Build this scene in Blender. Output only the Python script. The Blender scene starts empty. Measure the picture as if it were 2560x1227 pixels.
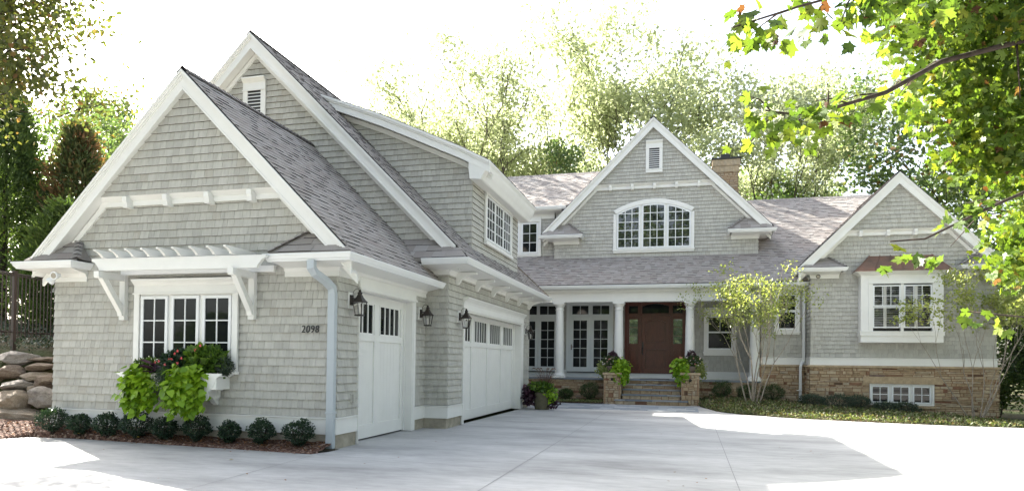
import bpy, math, random
import numpy as np
from mathutils import Vector, Matrix
sc = bpy.context.scene
COL = sc.collection
# ------------------------------------------------------------------ camera
CAM = Vector((0.0, 0.0, 1.55))
YAW, PITCH, ROLL = 0.251733, 0.016577, 0.012268
cd = bpy.data.cameras.new('camera'); cam = bpy.data.objects.new('camera', cd); COL.objects.link(cam)
fw = Vector((-math.sin(YAW)*math.cos(PITCH), math.cos(YAW)*math.cos(PITCH), math.sin(PITCH)))
rt = Vector((math.cos(YAW), math.sin(YAW), 0)); up = rt.cross(fw)
r2 = math.cos(ROLL)*rt + math.sin(ROLL)*up; u2 = -math.sin(ROLL)*rt + math.cos(ROLL)*up
M = Matrix((r2, u2, -fw)).transposed().to_4x4(); M.translation = CAM
cam.matrix_world = M
cd.sensor_width = 36; cd.lens = 36*1684.4/2560; cd.shift_y = 0.1029
cd.clip_start = 0.05; cd.clip_end = 2000
sc.camera = cam
# ------------------------------------------------------------------ light
SUN = Vector((-0.688, 0.444, 0.574)).normalized()
w = bpy.data.worlds.new('World'); sc.world = w; w.use_nodes = True
nt = w.node_tree; bg = nt.nodes['Background']
sky = nt.nodes.new('ShaderNodeTexSky'); sky.sky_type = 'NISHITA'; sky.sun_disc = False
sky.sun_elevation = math.asin(SUN.z); sky.sun_rotation = math.atan2(SUN.x, SUN.y)
sky.dust_density = 4.0; sky.air_density = 1.0
hs = nt.nodes.new('ShaderNodeHueSaturation'); hs.inputs['Saturation'].default_value = 0.56
nt.links.new(sky.outputs[0], hs.inputs['Color']); nt.links.new(hs.outputs[0], bg.inputs[0])
bg.inputs[1].default_value = 0.095
sl = bpy.data.lights.new('sun', 'SUN'); sl.energy = 5.0; sl.angle = math.radians(0.5); sl.color = (1.0, 0.95, 0.86)
so = bpy.data.objects.new('sun', sl); COL.objects.link(so); so.location = (-20, 10, 30)
so.rotation_euler = SUN.to_track_quat('Z', 'Y').to_euler()
sc.view_settings.view_transform = 'Standard'; sc.view_settings.look = 'None'
sc.view_settings.exposure = 2.68; sc.view_settings.gamma = 1.0
sc.cycles.max_bounces = 8; sc.cycles.transparent_max_bounces = 12
# ------------------------------------------------------------------ helpers
def tag(o, label=None, cat=None, group=None, kind=None):
    if label: o['label'] = label
    if cat: o['category'] = cat
    if group: o['group'] = group
    if kind: o['kind'] = kind
    return o
def wloc(o):
    p = Vector((0, 0, 0))
    while o is not None: p += o.location; o = o.parent
    return p
def thing(name, label, cat, loc=(0, 0, 0), group=None):
    o = bpy.data.objects.new(name, None); o.location = loc; o.empty_display_size = .2; COL.objects.link(o)
    return tag(o, label, cat, group)
class MB:
    def __init__(s): s.V = []; s.F = []; s.R = []
    def add(s, v, f, r=0.5):
        b = len(s.V); s.V.extend([tuple(x) for x in v])
        for i, q in enumerate(f):
            s.F.append([b+k for k in q]); s.R.append(r[i] if isinstance(r, (list, tuple)) else r)
    def poly(s, v, r=0.5): s.add(v, [list(range(len(v)))], r)
    def box(s, x0, x1, y0, y1, z0, z1, r=0.5):
        s.add([(x0,y0,z0),(x1,y0,z0),(x1,y1,z0),(x0,y1,z0),(x0,y0,z1),(x1,y0,z1),(x1,y1,z1),(x0,y1,z1)],
              [(0,3,2,1),(4,5,6,7),(0,1,5,4),(1,2,6,5),(2,3,7,6),(3,0,4,7)], r)
    def fbox(s, fr, u0, u1, v0, v1, n0, n1, r=0.5):
        P = fr.P
        s.add([P(u0,v0,n0),P(u1,v0,n0),P(u1,v1,n0),P(u0,v1,n0),P(u0,v0,n1),P(u1,v0,n1),P(u1,v1,n1),P(u0,v1,n1)],
              [(0,3,2,1),(4,5,6,7),(0,1,5,4),(1,2,6,5),(2,3,7,6),(3,0,4,7)], r)
    def prism(s, fr, pts, n0, n1, r=0.5):           # polygon in (u,v) extruded along n
        k = len(pts); v = [fr.P(a, b, n0) for a, b in pts] + [fr.P(a, b, n1) for a, b in pts]
        s.add(v, [list(range(k))[::-1], list(range(k, 2*k))] + [(i, (i+1) % k, k+(i+1) % k, k+i) for i in range(k)], r)
    def tube(s, pts, rad, n=6, r=0.5, cap=True):
        pts = [Vector(p) for p in pts]; rings = []
        for i, p in enumerate(pts):
            d = (pts[min(i+1, len(pts)-1)] - pts[max(i-1, 0)]).normalized()
            a = d.cross(Vector((0.31, 0.2, 0.93))); 
            if a.length < 1e-3: a = d.cross(Vector((1, 0, 0)))
            a.normalize(); b = d.cross(a); q = rad[i] if hasattr(rad, '__len__') else rad
            rings.append([p + q*(math.cos(t*2*math.pi/n)*a + math.sin(t*2*math.pi/n)*b) for t in range(n)])
        v = [x for g in rings for x in g]; f = []
        for i in range(len(pts)-1):
            for t in range(n): f.append((i*n+t, i*n+(t+1) % n, (i+1)*n+(t+1) % n, (i+1)*n+t))
        if cap: f.append(list(range(n))[::-1]); f.append(list(range((len(pts)-1)*n, len(pts)*n)))
        s.add(v, f, r)
    def lathe(s, c, prof, n=24, r=0.5, rot=0.0):    # prof: (radius, z)
        v = []; f = []
        for q, z in prof:
            for t in range(n):
                a = rot + t*2*math.pi/n; v.append((c[0]+q*math.cos(a), c[1]+q*math.sin(a), c[2]+z))
        for i in range(len(prof)-1):
            for t in range(n): f.append((i*n+t, i*n+(t+1) % n, (i+1)*n+(t+1) % n, (i+1)*n+t))
        f.append(list(range(n))[::-1]); f.append(list(range((len(prof)-1)*n, len(prof)*n)))
        s.add(v, f, r)
    def sweep(s, path, prof, r=0.5, z=0.0):         # horizontal path [(x,y)], outward = right-hand side of travel; prof [(d,z)] closed
        k = len(prof); n = len(path); rings = []
        for i, p in enumerate(path):
            p = Vector(p); ds = []
            if i > 0: ds.append((p - Vector(path[i-1])).normalized())
            if i < n-1: ds.append((Vector(path[i+1]) - p).normalized())
            ns = [Vector((d.y, -d.x)) for d in ds]
            m = ns[0] if len(ns) == 1 else (ns[0]+ns[1]) / (1 + ns[0].dot(ns[1]))
            rings.append([(p.x+m.x*d, p.y+m.y*d, z+h) for d, h in prof])
        v = [x for g in rings for x in g]; f = []
        for i in range(n-1):
            for t in range(k): f.append((i*k+t, i*k+(t+1) % k, (i+1)*k+(t+1) % k, (i+1)*k+t))
        f.append(list(range(k))); f.append(list(range((n-1)*k, n*k))[::-1])
        s.add(v, f, r)
    def build(s, name, mat, parent=None, loc=None, smooth=False):
        me = bpy.data.meshes.new(name)
        off = wloc(parent) if parent is not None else Vector(loc or (0, 0, 0))
        me.from_pydata([(x-off.x, y-off.y, z-off.z) for x, y, z in s.V], [], s.F)
        at = me.attributes.new('rnd', 'FLOAT', 'FACE'); at.data.foreach_set('value', s.R)
        if smooth: me.polygons.foreach_set('use_smooth', [True]*len(me.polygons))
        me.materials.append(mat)
        o = bpy.data.objects.new(name, me); COL.objects.link(o)
        if parent is not None: o.parent = parent
        elif loc is not None: o.location = loc
        return o
class Fr:                                            # local frame: u along, v up, n outward
    def __init__(s, o, u, v, n): s.o = Vector(o); s.u = Vector(u).normalized(); s.v = Vector(v).normalized(); s.n = Vector(n).normalized()
    def P(s, a, b, c): return s.o + a*s.u + b*s.v + c*s.n
def FY(y): return Fr((0, y, 0), (1, 0, 0), (0, 0, 1), (0, -1, 0))     # wall facing the camera, u = x
def FX(x): return Fr((x, 0, 0), (0, 1, 0), (0, 0, 1), (1, 0, 0))      # wall facing +x, u = y
def FXm(x): return Fr((x, 0, 0), (0, 1, 0), (0, 0, 1), (-1, 0, 0))    # wall facing -x, u = y
def np_mesh(name, V, F, rnd, mat, parent=None, loc=None, smooth=False):
    """V (n,3), F list of equal-length faces (m,k)."""
    me = bpy.data.meshes.new(name); V = np.asarray(V, float); F = np.asarray(F)
    off = wloc(parent) if parent is not None else Vector(loc or (0, 0, 0))
    V = V - np.array(off)
    m, k = F.shape
    me.vertices.add(len(V)); me.vertices.foreach_set('co', V.ravel())
    me.loops.add(m*k); me.loops.foreach_set('vertex_index', F.ravel().astype(np.int32))
    me.polygons.add(m); me.polygons.foreach_set('loop_start', np.arange(0, m*k, k, dtype=np.int32))
    me.polygons.foreach_set('loop_total', np.full(m, k, dtype=np.int32))
    me.update(calc_edges=True)
    at = me.attributes.new('rnd', 'FLOAT', 'FACE'); at.data.foreach_set('value', np.asarray(rnd, dtype=np.float32))
    if smooth: me.polygons.foreach_set('use_smooth', [True]*m)
    me.materials.append(mat)
    o = bpy.data.objects.new(name, me); COL.objects.link(o)
    if parent is not None: o.parent = parent
    elif loc is not None: o.location = loc
    return o
def clip(poly, cv):
    out = poly
    for i in range(len(cv)):
        ax, ay = cv[i]; bx, by = cv[(i+1) % len(cv)]
        src = out; out = []
        for j in range(len(src)):
            p = src[j]; q = src[(j+1) % len(src)]
            dp = (bx-ax)*(p[1]-ay) - (by-ay)*(p[0]-ax); dq = (bx-ax)*(q[1]-ay) - (by-ay)*(q[0]-ax)
            if dp >= 0: out.append(p)
            if dp*dq < 0: t = dp/(dp-dq); out.append((p[0]+t*(q[0]-p[0]), p[1]+t*(q[1]-p[1])))
        if len(out) < 3: return []
    return out
def courses(mb, fr, cv, exp, wmin, wmax, tb, tt, gap, rng, v0=0.0, dark=0.0, jit=0.0, base=True, n0=0.0):
    """rows of overlapping shingles over the convex ccw polygon cv (u,v)"""
    us = [p[0] for p in cv]; vs = [p[1] for p in cv]
    if base: mb.poly([fr.P(a, b, n0) for a, b in cv], dark)
    k = math.floor((min(vs)-v0)/exp)
    while v0 + k*exp < max(vs):
        va = v0 + k*exp; u = min(us) - rng.random()*wmax
        while u < max(us):
            wd = rng.uniform(wmin, wmax); j = rng.uniform(-jit, jit)
            rect = [(u+gap, va+j), (u+wd-gap, va+j), (u+wd-gap, va+exp+.006), (u+gap, va+exp+.006)]
            pl = clip(rect, cv)
            if pl:
                t0 = tb if not isinstance(tb, tuple) else rng.choice(tb)
                off = [n0 + t0 + (tt-t0)*(p[1]-va)/exp for p in pl]
                r = rng.random()*.83+.17
                n = len(pl); v = [fr.P(p[0], p[1], o) for p, o in zip(pl, off)]; f = [list(range(n))]; rr = [r]
                for i in range(n):                   # lower edge and the two short sides
                    a = pl[i]; b = pl[(i+1) % n]
                    if abs(a[1]-va-j) < 1e-6 and abs(b[1]-va-j) < 1e-6:
                        q = len(v); v += [fr.P(a[0], a[1], n0), fr.P(b[0], b[1], n0)]
                        f.append((i, q, q+1, (i+1) % n)); rr.append(dark if dark else r*.8)  # lower edge coloured dark: strengthens course shadow; roof shingles also carry a printed line
                    elif abs(a[0]-b[0]) < 1e-6:
                        q = len(v); v += [fr.P(a[0], a[1], n0), fr.P(b[0], b[1], n0)]
                        f.append((i, q, q+1, (i+1) % n)); rr.append(r)
                mb.add(v, f, rr)
            u += wd
        k += 1
# ------------------------------------------------------------------ materials
def ramp(nt, fac, stops, interp='LINEAR'):
    r = nt.nodes.new('ShaderNodeValToRGB'); r.color_ramp.interpolation = interp
    e = r.color_ramp.elements
    while len(e) < len(stops): e.new(0.5)
    for i, (p, c) in enumerate(stops): e[i].position = p; e[i].color = (*c, 1)
    if fac is not None: nt.links.new(fac, r.inputs[0])
    return r.outputs[0]
def S(*c): return tuple((x/255/12.92 if x/255 <= .04045 else ((x/255+.055)/1.055)**2.4) for x in c)   # sRGB 0-255 -> linear
def mat(name, color=(.5, .5, .5), rough=.6, spec=.5, metal=0.0):
    m = bpy.data.materials.new(name); m.use_nodes = True; b = m.node_tree.nodes['Principled BSDF']
    b.inputs['Base Color'].default_value = (*color, 1); b.inputs['Roughness'].default_value = rough
    b.inputs['Specular IOR Level'].default_value = spec; b.inputs['Metallic'].default_value = metal
    return m, m.node_tree, b
def attr(nt): 
    a = nt.nodes.new('ShaderNodeAttribute'); a.attribute_name = 'rnd'; return a.outputs['Fac']
def noise(nt, scale, detail=4, rough=.55, vec=None, stretch=None):
    n = nt.nodes.new('ShaderNodeTexNoise'); n.inputs['Scale'].default_value = scale; n.inputs['Detail'].default_value = detail
    n.inputs['Roughness'].default_value = rough
    tc = nt.nodes.new('ShaderNodeTexCoord'); src = tc.outputs['Object']
    if stretch:
        mp = nt.nodes.new('ShaderNodeMapping'); mp.inputs['Scale'].default_value = stretch; nt.links.new(src, mp.inputs[0]); src = mp.outputs[0]
    nt.links.new(src, n.inputs['Vector']); return n.outputs['Fac']
def mix(nt, a, b, fac, mode='MIX'):
    x = nt.nodes.new('ShaderNodeMix'); x.data_type = 'RGBA'; x.blend_type = mode
    for s, v in ((x.inputs[0], fac), (x.inputs[6], a), (x.inputs[7], b)):
        if hasattr(v, 'links') or hasattr(v, 'is_linked'): nt.links.new(v, s)
        else: s.default_value = v if isinstance(v, float) else (*v, 1)
    return x.outputs[2]
def bump(nt, b, h, strength=.3, dist=.02):
    x = nt.nodes.new('ShaderNodeBump'); x.inputs['Strength'].default_value = strength; x.inputs['Distance'].default_value = dist
    nt.links.new(h, x.inputs['Height']); nt.links.new(x.outputs[0], b.inputs['Normal'])
MT = {}
def ramp_mat(name, stops, rough=.8, spec=.3, nscale=None, namt=.25, stretch=None, bmp=0, interp='LINEAR', bscale=60):
    m, nt, b = mat(name, rough=rough, spec=spec)
    c = ramp(nt, attr(nt), stops, interp)
    if nscale:
        g = ramp(nt, noise(nt, nscale, 5, .6, stretch=stretch), [(.3, (1-namt,)*3), (.7, (1+0*namt,)*3)])
        c = mix(nt, c, g, 1.0, 'MULTIPLY')
    nt.links.new(c, b.inputs['Base Color'])
    if bmp: bump(nt, b, noise(nt, bscale, 4), bmp, .01)
    MT[name] = m; return m
ramp_mat('shingle_siding', [(0, (.10, .092, .08)), (.13, (.14, .13, .115)), (.15, (.39, .384, .35)), (.5, (.44, .434, .396)), (.93, (.475, .469, .428)), (1, (.40, .385, .34))],
         rough=.85, nscale=7, namt=.16, stretch=(3, 3, .45), bmp=.25, bscale=40)
ramp_mat('asphalt_shingle', [(0, (.035, .03, .033)), (.12, (.05, .045, .048)), (.15, (.29, .262, .24)), (.4, (.322, .297, .274)), (.6, (.342, .32, .297)), (.8, (.375, .354, .332)), (1, (.305, .268, .248))],
         rough=.95, spec=.2, nscale=150, namt=.3, bmp=.5, bscale=220)
ramp_mat('stone_veneer', [(0, (.10, .075, .05)), (.12, (.22, .11, .07)), (.2, (.28, .16, .10)), (.28, (.37, .27, .165)), (.5, (.45, .34, .215)), (.75, (.52, .42, .285)), (.95, (.43, .36, .265)), (1, (.16, .10, .09))],
         rough=.9, nscale=9, namt=.35, bmp=.8, bscale=22)
ramp_mat('paving_stone', [(0, (.20, .23, .26)), (.5, (.30, .33, .36)), (1, (.38, .40, .41))], rough=.75, nscale=4, namt=.2)
ramp_mat('step_stone', [(0, (.17, .19, .215)), (.5, (.235, .26, .285)), (1, (.34, .34, .335))], rough=.7, nscale=8, namt=.25, bmp=.3)
def m_simple(name, color, rough=.5, spec=.5, metal=0., nscale=0, namt=.1, bmp=0, stretch=None):
    m, nt, b = mat(name, color, rough, spec, metal)
    if nscale:
        h = noise(nt, nscale, 5, .6, stretch=stretch)
        c = ramp(nt, h, [(.3, tuple(x*(1-namt) for x in color)), (.7, tuple(min(1, x*(1+namt*.5)) for x in color))])
        nt.links.new(c, b.inputs['Base Color'])
        if bmp: bump(nt, b, h, bmp, .01)
    MT[name] = m; return m
m_simple('white_paint', (.70, .70, .675), .42, .4, nscale=3, namt=.04)
m_simple('spout_grey', (.40, .44, .47), .4, .5)
m_simple('clad_grey', (.56, .59, .59), .4, .5)
m_simple('white_metal', (.70, .715, .72), .35, .5)
m_simple('fiber_panel', (.70, .70, .675), .45, .4, nscale=2, namt=.05)
m_simple('dark_bronze', (.028, .022, .018), .45, .5, .3)
m_simple('black_metal', (.02, .02, .02), .5)
m_simple('fence_metal', (.06, .042, .034), .5)
m_simple('foundation_concrete', (.34, .31, .25), .9, .2, nscale=5, namt=.3, bmp=.3)
m_simple('terracotta_bowl', (.165, .135, .115), .8, .3, nscale=6, namt=.25)
m_simple('olive_pot', (.125, .115, .075), .8, .3, nscale=8, namt=.2)
m_simple('bark_grey', (.085, .07, .06), .9, .2, nscale=14, namt=.5, bmp=.6, stretch=(1, 1, .25))
m_simple('bark_dark', (.055, .042, .035), .9, .2, nscale=14, namt=.5, bmp=.5, stretch=(1, 1, .25))
m_simple('bark_pale', (.30, .26, .21), .9, .2, nscale=10, namt=.4)
m_simple('soil', (.05, .035, .025), .95, .1, nscale=30, namt=.5)
m_simple('warm_lampshade', (.7, .5, .28), .8)
def boulder_mat(name, a, b_, c):
    m, nt, b = mat(name, rough=.9, spec=.25)
    h = noise(nt, 3.5, 8, .65); col = ramp(nt, h, [(.25, a), (.5, b_), (.72, c)])
    sp = ramp(nt, noise(nt, 45, 3, .7), [(.42, (.62, .6, .58)), (.56, (1, 1, 1))])
    nt.links.new(mix(nt, col, sp, 1.0, 'MULTIPLY'), b.inputs['Base Color']); bump(nt, b, noise(nt, 9, 8, .7), .9, .06); MT[name] = m
boulder_mat('boulder_tan', (.20, .155, .11), (.36, .30, .23), (.46, .40, .33))
boulder_mat('boulder_grey', (.17, .155, .14), (.32, .29, .26), (.42, .40, .37))
boulder_mat('boulder_rust', (.15, .11, .085), (.28, .22, .17), (.40, .34, .28))
def m_mahogany():
    m, nt, b = mat('mahogany', rough=.28, spec=.5)
    h = noise(nt, 5, 8, .62, stretch=(9, 9, .7))
    nt.links.new(ramp(nt, h, [(.3, (.048, .011, .0065)), (.5, (.08, .019, .0105)), (.72, (.12, .032, .017))]), b.inputs['Base Color']); MT['mahogany'] = m
m_mahogany()
def m_copper():
    m, nt, b = mat('copper', rough=.5, spec=.5, metal=.3)
    h = noise(nt, 2.2, 6, .65)
    nt.links.new(ramp(nt, h, [(.3, (.115, .08, .064)), (.48, (.18, .11, .08)), (.62, (.24, .128, .085)), (.75, (.165, .13, .11))]), b.inputs['Base Color']); MT['copper'] = m
m_copper()
def m_concrete():
    m, nt, b = mat('driveway_concrete', rough=.72, spec=.3)
    a = ramp(nt, noise(nt, .55, 7, .62, stretch=(.55, 1.5, 1)), [(.28, (.27, .268, .262)), (.5, (.42, .418, .408)), (.72, (.54, .537, .522))])
    c = ramp(nt, noise(nt, 5, 6, .7, stretch=(.5, 1.6, 1)), [(.3, (.80, .80, .80)), (.6, (1, 1, 1))])
    d = ramp(nt, noise(nt, 90, 2, .6), [(.35, (.92, .92, .92)), (.6, (1, 1, 1))])
    nt.links.new(mix(nt, mix(nt, a, c, 1.0, 'MULTIPLY'), d, 1.0, 'MULTIPLY'), b.inputs['Base Color'])
    bump(nt, b, noise(nt, 120, 3), .12, .004); MT['driveway_concrete'] = m
m_concrete()
m_simple('joint', (.27, .27, .265), .9, .1)
def m_mulch():
    m, nt, b = mat('mulch', rough=.95, spec=.15)
    v = nt.nodes.new('ShaderNodeTexVoronoi'); v.inputs['Scale'].default_value = 26
    tc = nt.nodes.new('ShaderNodeTexCoord'); mp = nt.nodes.new('ShaderNodeMapping'); mp.inputs['Scale'].default_value = (1, 1.8, 1)
    nt.links.new(tc.outputs['Object'], mp.inputs[0]); nt.links.new(mp.outputs[0], v.inputs['Vector'])
    sp = nt.nodes.new('ShaderNodeSeparateColor'); nt.links.new(v.outputs['Color'], sp.inputs[0])
    c = ramp(nt, sp.outputs[0], [(0, (.045, .025, .018)), (.45, (.10, .055, .04)), (.8, (.17, .10, .075)), (.97, (.33, .25, .20))])
    nt.links.new(c, b.inputs['Base Color']); bump(nt, b, v.outputs['Distance'], 1.0, .03); MT['mulch'] = m
m_mulch()
def m_ground():
    m, nt, b = mat('ground_litter', rough=.95, spec=.1)
    h = noise(nt, .35, 8, .7); k = noise(nt, 9, 6, .75)
    c = mix(nt, ramp(nt, h, [(.35, (.075, .055, .035)), (.6, (.05, .065, .025))]), ramp(nt, k, [(.3, (.55, .55, .55)), (.7, (1.2, 1.15, 1.1))]), 1.0, 'MULTIPLY')
    nt.links.new(c, b.inputs['Base Color']); bump(nt, b, k, .8, .05); MT['ground_litter'] = m
m_ground()
def m_glass():
    m, nt, b = mat('window_glass', (.010, .012, .013), .015, .5); b.inputs['IOR'].default_value = 1.40; MT['window_glass'] = m
    m = bpy.data.materials.new('clear_glass'); m.use_nodes = True; nt = m.node_tree; nt.nodes.clear()
    o = nt.nodes.new('ShaderNodeOutputMaterial'); mx = nt.nodes.new('ShaderNodeMixShader'); t = nt.nodes.new('ShaderNodeBsdfTransparent'); g = nt.nodes.new('ShaderNodeBsdfGlossy')
    g.inputs['Roughness'].default_value = .02; f = nt.nodes.new('ShaderNodeFresnel'); f.inputs['IOR'].default_value = 1.55
    nt.links.new(f.outputs[0], mx.inputs[0]); nt.links.new(t.outputs[0], mx.inputs[1]); nt.links.new(g.outputs[0], mx.inputs[2]); nt.links.new(mx.outputs[0], o.inputs[0]); MT['clear_glass'] = m
    m, nt, b = mat('mirror_glass', (.10, .12, .11), .03, 1.0); b.inputs['IOR'].default_value = 2.6; MT['mirror_glass'] = m
    m, nt, b = mat('upper_glass', (.012, .015, .016), .015, .5); b.inputs['IOR'].default_value = 1.75; MT['upper_glass'] = m
m_glass()
def leaf_mat(name, stops, trans=.45, tint=(1.25, 1.3, .55), rough=.5):
    m = bpy.data.materials.new(name); m.use_nodes = True; nt = m.node_tree; b = nt.nodes['Principled BSDF']
    b.inputs['Roughness'].default_value = rough; b.inputs['Specular IOR Level'].default_value = .35
    c = ramp(nt, attr(nt), stops); nt.links.new(c, b.inputs['Base Color'])
    t = nt.nodes.new('ShaderNodeBsdfTranslucent'); nt.links.new(mix(nt, c, tint, 1.0, 'MULTIPLY'), t.inputs[0])
    mx = nt.nodes.new('ShaderNodeMixShader'); mx.inputs[0].default_value = trans
    nt.links.new(b.outputs[0], mx.inputs[1]); nt.links.new(t.outputs[0], mx.inputs[2]); nt.links.new(mx.outputs[0], nt.nodes['Material Output'].inputs[0]); MT[name] = m
leaf_mat('leaf_maple', [(0, (.045, .085, .016)), (.4, (.09, .15, .022)), (.8, (.13, .185, .03)), (.955, (.17, .20, .027)), (.98, (.11, .075, .03)), (1, (.08, .035, .02))], .5, (1.45, 1.4, .65))
leaf_mat('leaf_locust', [(0, (.25, .29, .15)), (.5, (.36, .40, .23)), (1, (.45, .48, .31))], .62, (1.25, 1.25, 1.15))  # paler than real foliage: glare and haze put into the leaf colour
leaf_mat('leaf_oak', [(0, (.07, .115, .06)), (.5, (.12, .17, .085)), (.95, (.19, .235, .11)), (1, (.20, .12, .05))], .45, (1.3, 1.4, .6))
leaf_mat('leaf_brownmaple', [(0, (.05, .065, .02)), (.5, (.085, .105, .028)), (.85, (.125, .12, .035)), (1, (.15, .085, .035))], .4, (1.35, 1.35, .7))
leaf_mat('leaf_arborvitae', [(0, (.045, .075, .028)), (.6, (.085, .13, .045)), (1, (.15, .20, .065))], .38, (1.2, 1.3, .5), .7)
leaf_mat('leaf_arborvitae_brown', [(0, (.04, .065, .025)), (.5, (.08, .105, .038)), (.68, (.13, .09, .04)), (1, (.22, .115, .055))], .32, (1.2, 1.2, .6), .7)
leaf_mat('leaf_boxwood', [(0, (.012, .03, .018)), (.6, (.022, .048, .026)), (.9, (.035, .068, .03)), (1, (.06, .10, .035))], .15, (1.2, 1.3, .6), .38)
leaf_mat('leaf_shrub', [(0, (.025, .05, .018)), (.6, (.045, .08, .026)), (1, (.09, .13, .04))], .25, (1.3, 1.4, .5), .45)
leaf_mat('leaf_juniper', [(0, (.03, .05, .035)), (.6, (.05, .075, .05)), (1, (.10, .13, .08))], .15, (1.2, 1.3, .7), .6)
leaf_mat('leaf_lime', [(0, (.07, .15, .010)), (.4, (.17, .31, .015)), (.9, (.30, .46, .03)), (1, (.36, .46, .06))], .35, (1.2, 1.2, .5), .4)
leaf_mat('leaf_green', [(0, (.035, .075, .014)), (.5, (.07, .135, .022)), (1, (.15, .24, .03))], .3, (1.3, 1.35, .5), .42)
leaf_mat('leaf_purple', [(0, (.022, .010, .018)), (.6, (.045, .018, .032)), (1, (.10, .04, .06))], .2, (1.3, .9, 1.0), .4)
leaf_mat('leaf_serviceberry', [(0, (.15, .19, .06)), (.5, (.24, .29, .09)), (1, (.36, .38, .15))], .45, (1.3, 1.3, .6))
leaf_mat('leaf_cover', [(0, (.10, .075, .045)), (.22, (.15, .11, .065)), (.27, (.06, .085, .03)), (.7, (.13, .16, .06)), (.9, (.21, .225, .10)), (1, (.31, .27, .17))], .3, (1.2, 1.3, .6), .55)
leaf_mat('leaf_dry', [(0, (.22, .10, .04)), (.5, (.32, .17, .07)), (.8, (.50, .36, .08)), (1, (.60, .45, .06))], .3, (1.1, 1.0, .7), .6)
leaf_mat('petal', [(0, (.70, .10, .10)), (.35, (.75, .16, .17)), (.5, (.75, .45, .38)), (.75, (.80, .66, .58)), (1, (.85, .82, .76))], .3, (1, 1, 1), .6)
leaf_mat('grass_plume', [(0, (.10, .06, .04)), (.5, (.16, .10, .07)), (1, (.22, .13, .11))], .3, (1.1, 1, .9), .7)
# ------------------------------------------------------------------ house
rng = random.Random(7)
house = thing('house', 'grey shingled gabled house with white trim, attached garage wing and stone base', 'house', (-2, 20, 0))
WP = MT['white_paint']; SID = MT['shingle_siding']; ASP = MT['asphalt_shingle']
XL1, XR1, Y1 = -12.06, -5.888, 10.624          # front garage bay
X2, Y2 = -5.32, 14.70                            # second garage bay
def siding(polys, fr, name='siding', parent=house, seed=1, lift=0.0):
    mb = MB(); g = random.Random(seed)
    for p in polys: courses(mb, fr, p, .148, .085, .21, .027, .002, .0024, g, v0=.55, dark=.02, jit=.0025, n0=lift)
    return mb.build(name, SID, parent)
def rect(a, b, c, d): return [(a, c), (b, c), (b, d), (a, d)]
def roof(frame, cv, name='roof', seed=3, parent=house, v0=0.0, thick=.05):
    mb = MB(); g = random.Random(seed)
    courses(mb, frame, cv, .143, .11, .27, (.006, .008, .017), .002, .001, g, v0=v0, dark=.03, base=True)
    k = len(cv)
    low = [frame.P(a, b, -thick) for a, b in cv]; top = [frame.P(a, b, 0) for a, b in cv]
    mb.add(low+top, [list(range(k))[::-1]] + [(i, (i+1) % k, k+(i+1) % k, k+i) for i in range(k)], .1)
    return mb.build(name, ASP, parent)
R2 = math.sqrt(.5)
def slope_right(xe, ze, y0): return Fr((xe, y0, ze), (0, 1, 0), (-1, 0, 1), (1, 0, 1))
def slope_left(xe, ze, y0): return Fr((xe, y0, ze), (0, 1, 0), (1, 0, 1), (-1, 0, 1))
def ridge_cap(parent, a, b, n=None):
    a = Vector(a); b = Vector(b); L = (b-a).length; d = (b-a).normalized(); mb = MB(); g = random.Random(5); t = 0.0
    sd = d.cross(Vector((0, 0, 1))).normalized()
    while t < L:
        p = a + d*t; q = a + d*min(L, t+.16); h = .028 if n is None else n; w_ = .14; r = g.random()*.86+.14
        v = [p-sd*w_-Vector((0, 0, w_*.9-h)), p+Vector((0, 0, h)), p+sd*w_-Vector((0, 0, w_*.9-h)), q-sd*w_-Vector((0, 0, w_*.9-h*.3)), q+Vector((0, 0, h*.4)), q+sd*w_-Vector((0, 0, w_*.9-h*.3))]
        mb.add(v, [(0, 1, 4, 3), (1, 2, 5, 4), (0, 2, 1)], [r, r, .04]); t += .14
    return mb.build('ridge_cap', ASP, parent)
def hip_cap(mb, a, b, g, w_=.075):
    a = Vector(a); b = Vector(b); L = (b-a).length; d = (b-a).normalized(); sd = d.cross(Vector((0, 0, 1))).normalized(); up_ = sd.cross(d); t = 0
    while t < L-.01:
        p = a+d*t; q = a+d*min(L, t+.15); r = g.random()*.8+.2
        mb.add([p-sd*w_+up_*.012, p+up_*.045, p+sd*w_+up_*.012, q-sd*w_, q+up_*.022, q+sd*w_], [(0, 1, 4, 3), (1, 2, 5, 4), (0, 2, 1)], [r, r, .03]); t += .13
GUT = [(0, 0), (.055, 0), (.062, .02), (.085, .045), (.10, .085), (.103, .10), (.118, .10), (.118, .128), (.108, .128), (.105, .115), (0, .115)]
def gutter(path, ztop):
    mb = MB(); mb.sweep(path, GUT, z=ztop-.128); return mb.build('gutter', MT['white_metal'], house)
def cornice(path, zb, zt, d, name='cornice'):
    mb = MB(); h = zt-zb
    mb.sweep(path, [(0, 0), (.035, 0), (.035, h*.35), (.05, h*.42), (.075, h*.62), (d-.03, h*.86), (d, h*.9), (d, h), (0, h)], z=zb)
    return mb.build(name, WP, house)
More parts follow.
